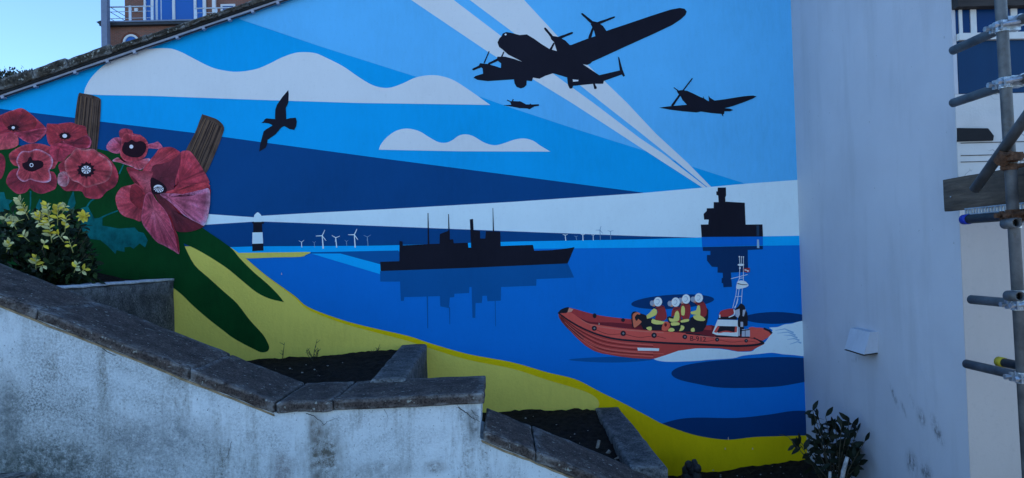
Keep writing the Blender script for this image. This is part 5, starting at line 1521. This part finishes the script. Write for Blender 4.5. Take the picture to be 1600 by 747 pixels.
# ================================================================= BRICK HOUSE UP THE HILL
HY = 42.0
hr = root('brick_house', 'red brick house with steel balcony and round window up the hill', 'house', (at(300, 60, HY).x, HY + 3, 8.6))
M_br = mat_brick()
M_hw = paint('house_white', (0.70, 0.70, 0.70), var=0.05, real=True)
M_post = plain('blue_grey_steel', (0.17, 0.20, 0.28), 0.5, 0.2, 0.1, 4, 0)
M_slab = plain('balcony_slab', (0.035, 0.04, 0.05), 0.6, 0, 0.2, 4, 0)
m, t, b = new_mat('door_glass')
b.inputs['Base Color'].default_value = (0.008, 0.11, 0.42, 1)  # blue of the reflected sky put into the glass base colour
b.inputs['Roughness'].default_value = 0.08
b.inputs['Specular IOR Level'].default_value = 0.4
M_dg = m
def hp(px, py, Y=HY):
    return at(px, py, Y)
zt = hp(250, 41).z
box('lower_wall', (hp(171, 60).x, HY, 8.4), (hp(600, 60).x, HY + 9, zt), M_br, hr)
U = HY + 1.6
box('upper_wall', (hp(195, 20, U).x, U, zt + 0.25), (hp(600, 20, U).x, HY + 9, hp(300, -130, U).z), M_br, hr)
box('balcony_slab', (hp(160, 38).x, HY - 0.35, zt + 0.002), (hp(600, 38).x, U - 0.002, zt + 0.16), M_slab, hr)
box('slab_edge', (hp(166, 38).x, HY - 0.40, zt + 0.162), (hp(600, 38).x, HY - 0.20, zt + 0.245), M_post, hr)
box('steel_post', (hp(162.5, 40, HY - 0.5).x, HY - 0.80, 8.4), (hp(171.5, 40, HY - 0.5).x, HY - 0.45, hp(165, -90).z), M_post, hr)
tipc = hp(159, 39)
mk('gutter_end', [tipc + Vector(q) for q in ((-0.1, -0.4, 0.05), (0.25, -0.4, 0.16), (0.25, -0.4, -0.25), (-0.1, 0.1, 0.05), (0.25, 0.1, 0.16), (0.25, 0.1, -0.25))], [(0, 2, 1), (3, 4, 5), (0, 1, 4, 3), (1, 2, 5, 4), (2, 0, 3, 5)], M_slab, hr)
# round window
rc = hp(205.5, 66.5)
def ring(c, r0, r1, y0, y1, n=36):
    V, F = [], []
    for y in (y0, y1):
        for r_ in (r0, r1):
            for k in range(n):
                a = 2 * math.pi * k / n
                V.append(Vector((c.x + r_ * math.cos(a), y, c.z + r_ * math.sin(a))))
    for k in range(n):
        j = (k + 1) % n
        F += [(k, j, n + j, n + k), (2 * n + k, 3 * n + k, 3 * n + j, 2 * n + j), (n + k, n + j, 3 * n + j, 3 * n + k), (k, 2 * n + k, 2 * n + j, j)]
    return V, F
V, F = ring(rc, 0.355, 0.475, HY - 0.07, HY + 0.02)
wdw = mk('round_window', V, F, M_hw, hr)
V = [Vector((rc.x + 0.36 * math.cos(2 * math.pi * k / 32), HY - 0.02, rc.z + 0.36 * math.sin(2 * math.pi * k / 32))) for k in range(32)]
mk('pane', V, [tuple(range(32))], M_dg, wdw)
V, F = ring(rc, 0.478, 0.62, HY - 0.02, HY + 0.02)
mk('brick_arch', V, F, plain('arch_brick', (0.17, 0.06, 0.04), 0.9, var=0.4, scale=8, bmp=0), wdw)
# patio doors and windows
z0 = zt + 0.252
zh = hp(300, -75, U).z
def wbox(name, p0, p1_, mat, y0, y1, par, za=None, zb=None):
    return box(name, (hp(p0, 20, U).x, y0, za or z0), (hp(p1_, 20, U).x, y1, zb or zh), mat, par)
door = wbox('patio_door', 227, 305, M_dg, U - 0.03, U - 0.002, hr)
for a, b_ in ((226, 229), (237, 241), (270.5, 274.5), (304, 308), (318, 323)):
    wbox('door_frame', a, b_, M_hw, U - 0.12, U - 0.032, door)
wbox('door_frame', 229.05, 304, M_hw, U - 0.11, U - 0.035, door, z0, z0 + 0.10)
wbox('side_light', 308.1, 318, M_dg, U - 0.04, U - 0.003, hr)
wbox('drain_pipe', 335, 340, M_hw, U - 0.35, U - 0.2, hr)
wbox('curtain', 243.5, 247, plain('curtain_pale', (0.55, 0.60, 0.66), 0.8, bmp=0), U - 0.035, U - 0.0305, hr)
wbox('curtain', 251.5, 253, MATS['curtain_pale'], U - 0.035, U - 0.0305, hr)
wz0, wz1 = hp(356, 40, U).z, hp(356, 7, U).z
win = wbox('window', 348.5, 365, M_dg, U - 0.02, U - 0.001, hr, wz0, wz1 - 0.1)
wbox('frame', 345.5, 348.5, M_hw, U - 0.08, U - 0.003, win, wz0, wz1)
wbox('frame', 365, 368, M_hw, U - 0.08, U - 0.003, win, wz0, wz1)
wbox('frame', 348.6, 364.9, M_hw, U - 0.08, U - 0.003, win, wz1 - 0.12, wz1)
wbox('frame', 348.6, 364.9, M_hw, U - 0.08, U - 0.003, win, hp(356, 19, U).z - 0.05, hp(356, 19, U).z + 0.05)
# balcony rails
FYh = HY - 0.3
def rail(p0, p1_, r, mat, name='rail'):
    v, f = tube_geo([p0, p1_], r, 8)
    mk(name, v, f, mat, hr, True)
M_steel = plain('rail_steel', (0.52, 0.56, 0.62), 0.4, 0.4, 0.1, 10, 0)
zr = zt + 0.245
for a, b_ in ((172, 239), (305, 420)):
    for py_, r in ((10.5 if a == 172 else 13, 0.045), (18 if a == 172 else 20, 0.020), (28.5, 0.020)):
        z = hp((a + b_) / 2 if a == 172 else 320, py_, FYh).z
        rail(Vector((hp(a, py_, FYh).x, FYh, z)), Vector((hp(b_, py_, FYh).x, FYh, z)), r, M_steel)
for px in (203.5, 226, 238, 306, 320, 338):
    X = hp(px, 25, FYh).x
    zz = hp(px, 9 if px < 300 else 12.5, FYh).z
    box('baluster', (X - 0.075, FYh - 0.03, zr + 0.001), (X + 0.075, FYh + 0.03, zz), M_steel, hr)
xsd = hp(172, 20, FYh).x
for py_ in (10.5, 18, 28.5):
    z = hp(200, py_, FYh).z
    rail(Vector((xsd, FYh, z)), Vector((xsd + 0.15, U + 3, z)), 0.02, M_post)
box('wall_lamp', (hp(211, 16, U).x, U - 0.1, hp(211, 19, U).z), (hp(216, 16, U).x, U - 0.001, hp(211, 13.5, U).z), M_hw, hr)

# ================================================================= TREE BEHIND THE ROOF
random.seed(11)
TY = 15.0
tb = Vector((at(12, 130, TY).x, TY, 1.0))
tr_ = root('bushy_tree', 'dark bushy treetop rising behind the tiled roof edge', 'tree', tb)
tc = at(8, 140, TY)
limbs = [tube_geo([tb, tb + Vector((0.05, 0, 2.0)), tc + Vector((0, 0, -0.7))], [0.16, 0.13, 0.07], 10)]
tl_ = leaf_mesh('tree_leaf_shape', 0.075, 0.035, M_bleaf)
gs = []
for k in range(620):
    px = random.uniform(-170, 50)
    edge_ = 113 + 3.5 * noise.noise(Vector((px * 0.09, 1, 0))) + 3 * noise.noise(Vector((px * 0.35, 2, 0))) + max(0, px - 30) * 0.25
    py = edge_ + abs(random.gauss(0, 16))
    p = at(px, py, TY + random.uniform(-0.7, 0.7))
    for _ in range(6):
        gs.append(leaf_geo(tl_, p + rv3(0.05), rv3(1) + Vector((0, 0, 0.5)), random.uniform(0.6, 1.2), random.uniform(-1, 1)))
    if k % 30 == 0:
        limbs.append(tube_geo([tc + Vector((0, 0, -0.8)), (tc + p) / 2 + Vector((0, 0, -0.2)), p], [0.04, 0.025, 0.008], 6))
V, F = join(*limbs)
mk('trunk', V, F, M_stem, tr_, True)
V, F = join(*gs)
mk('crown', V, F, M_bleaf, tr_, True, kind='stuff')
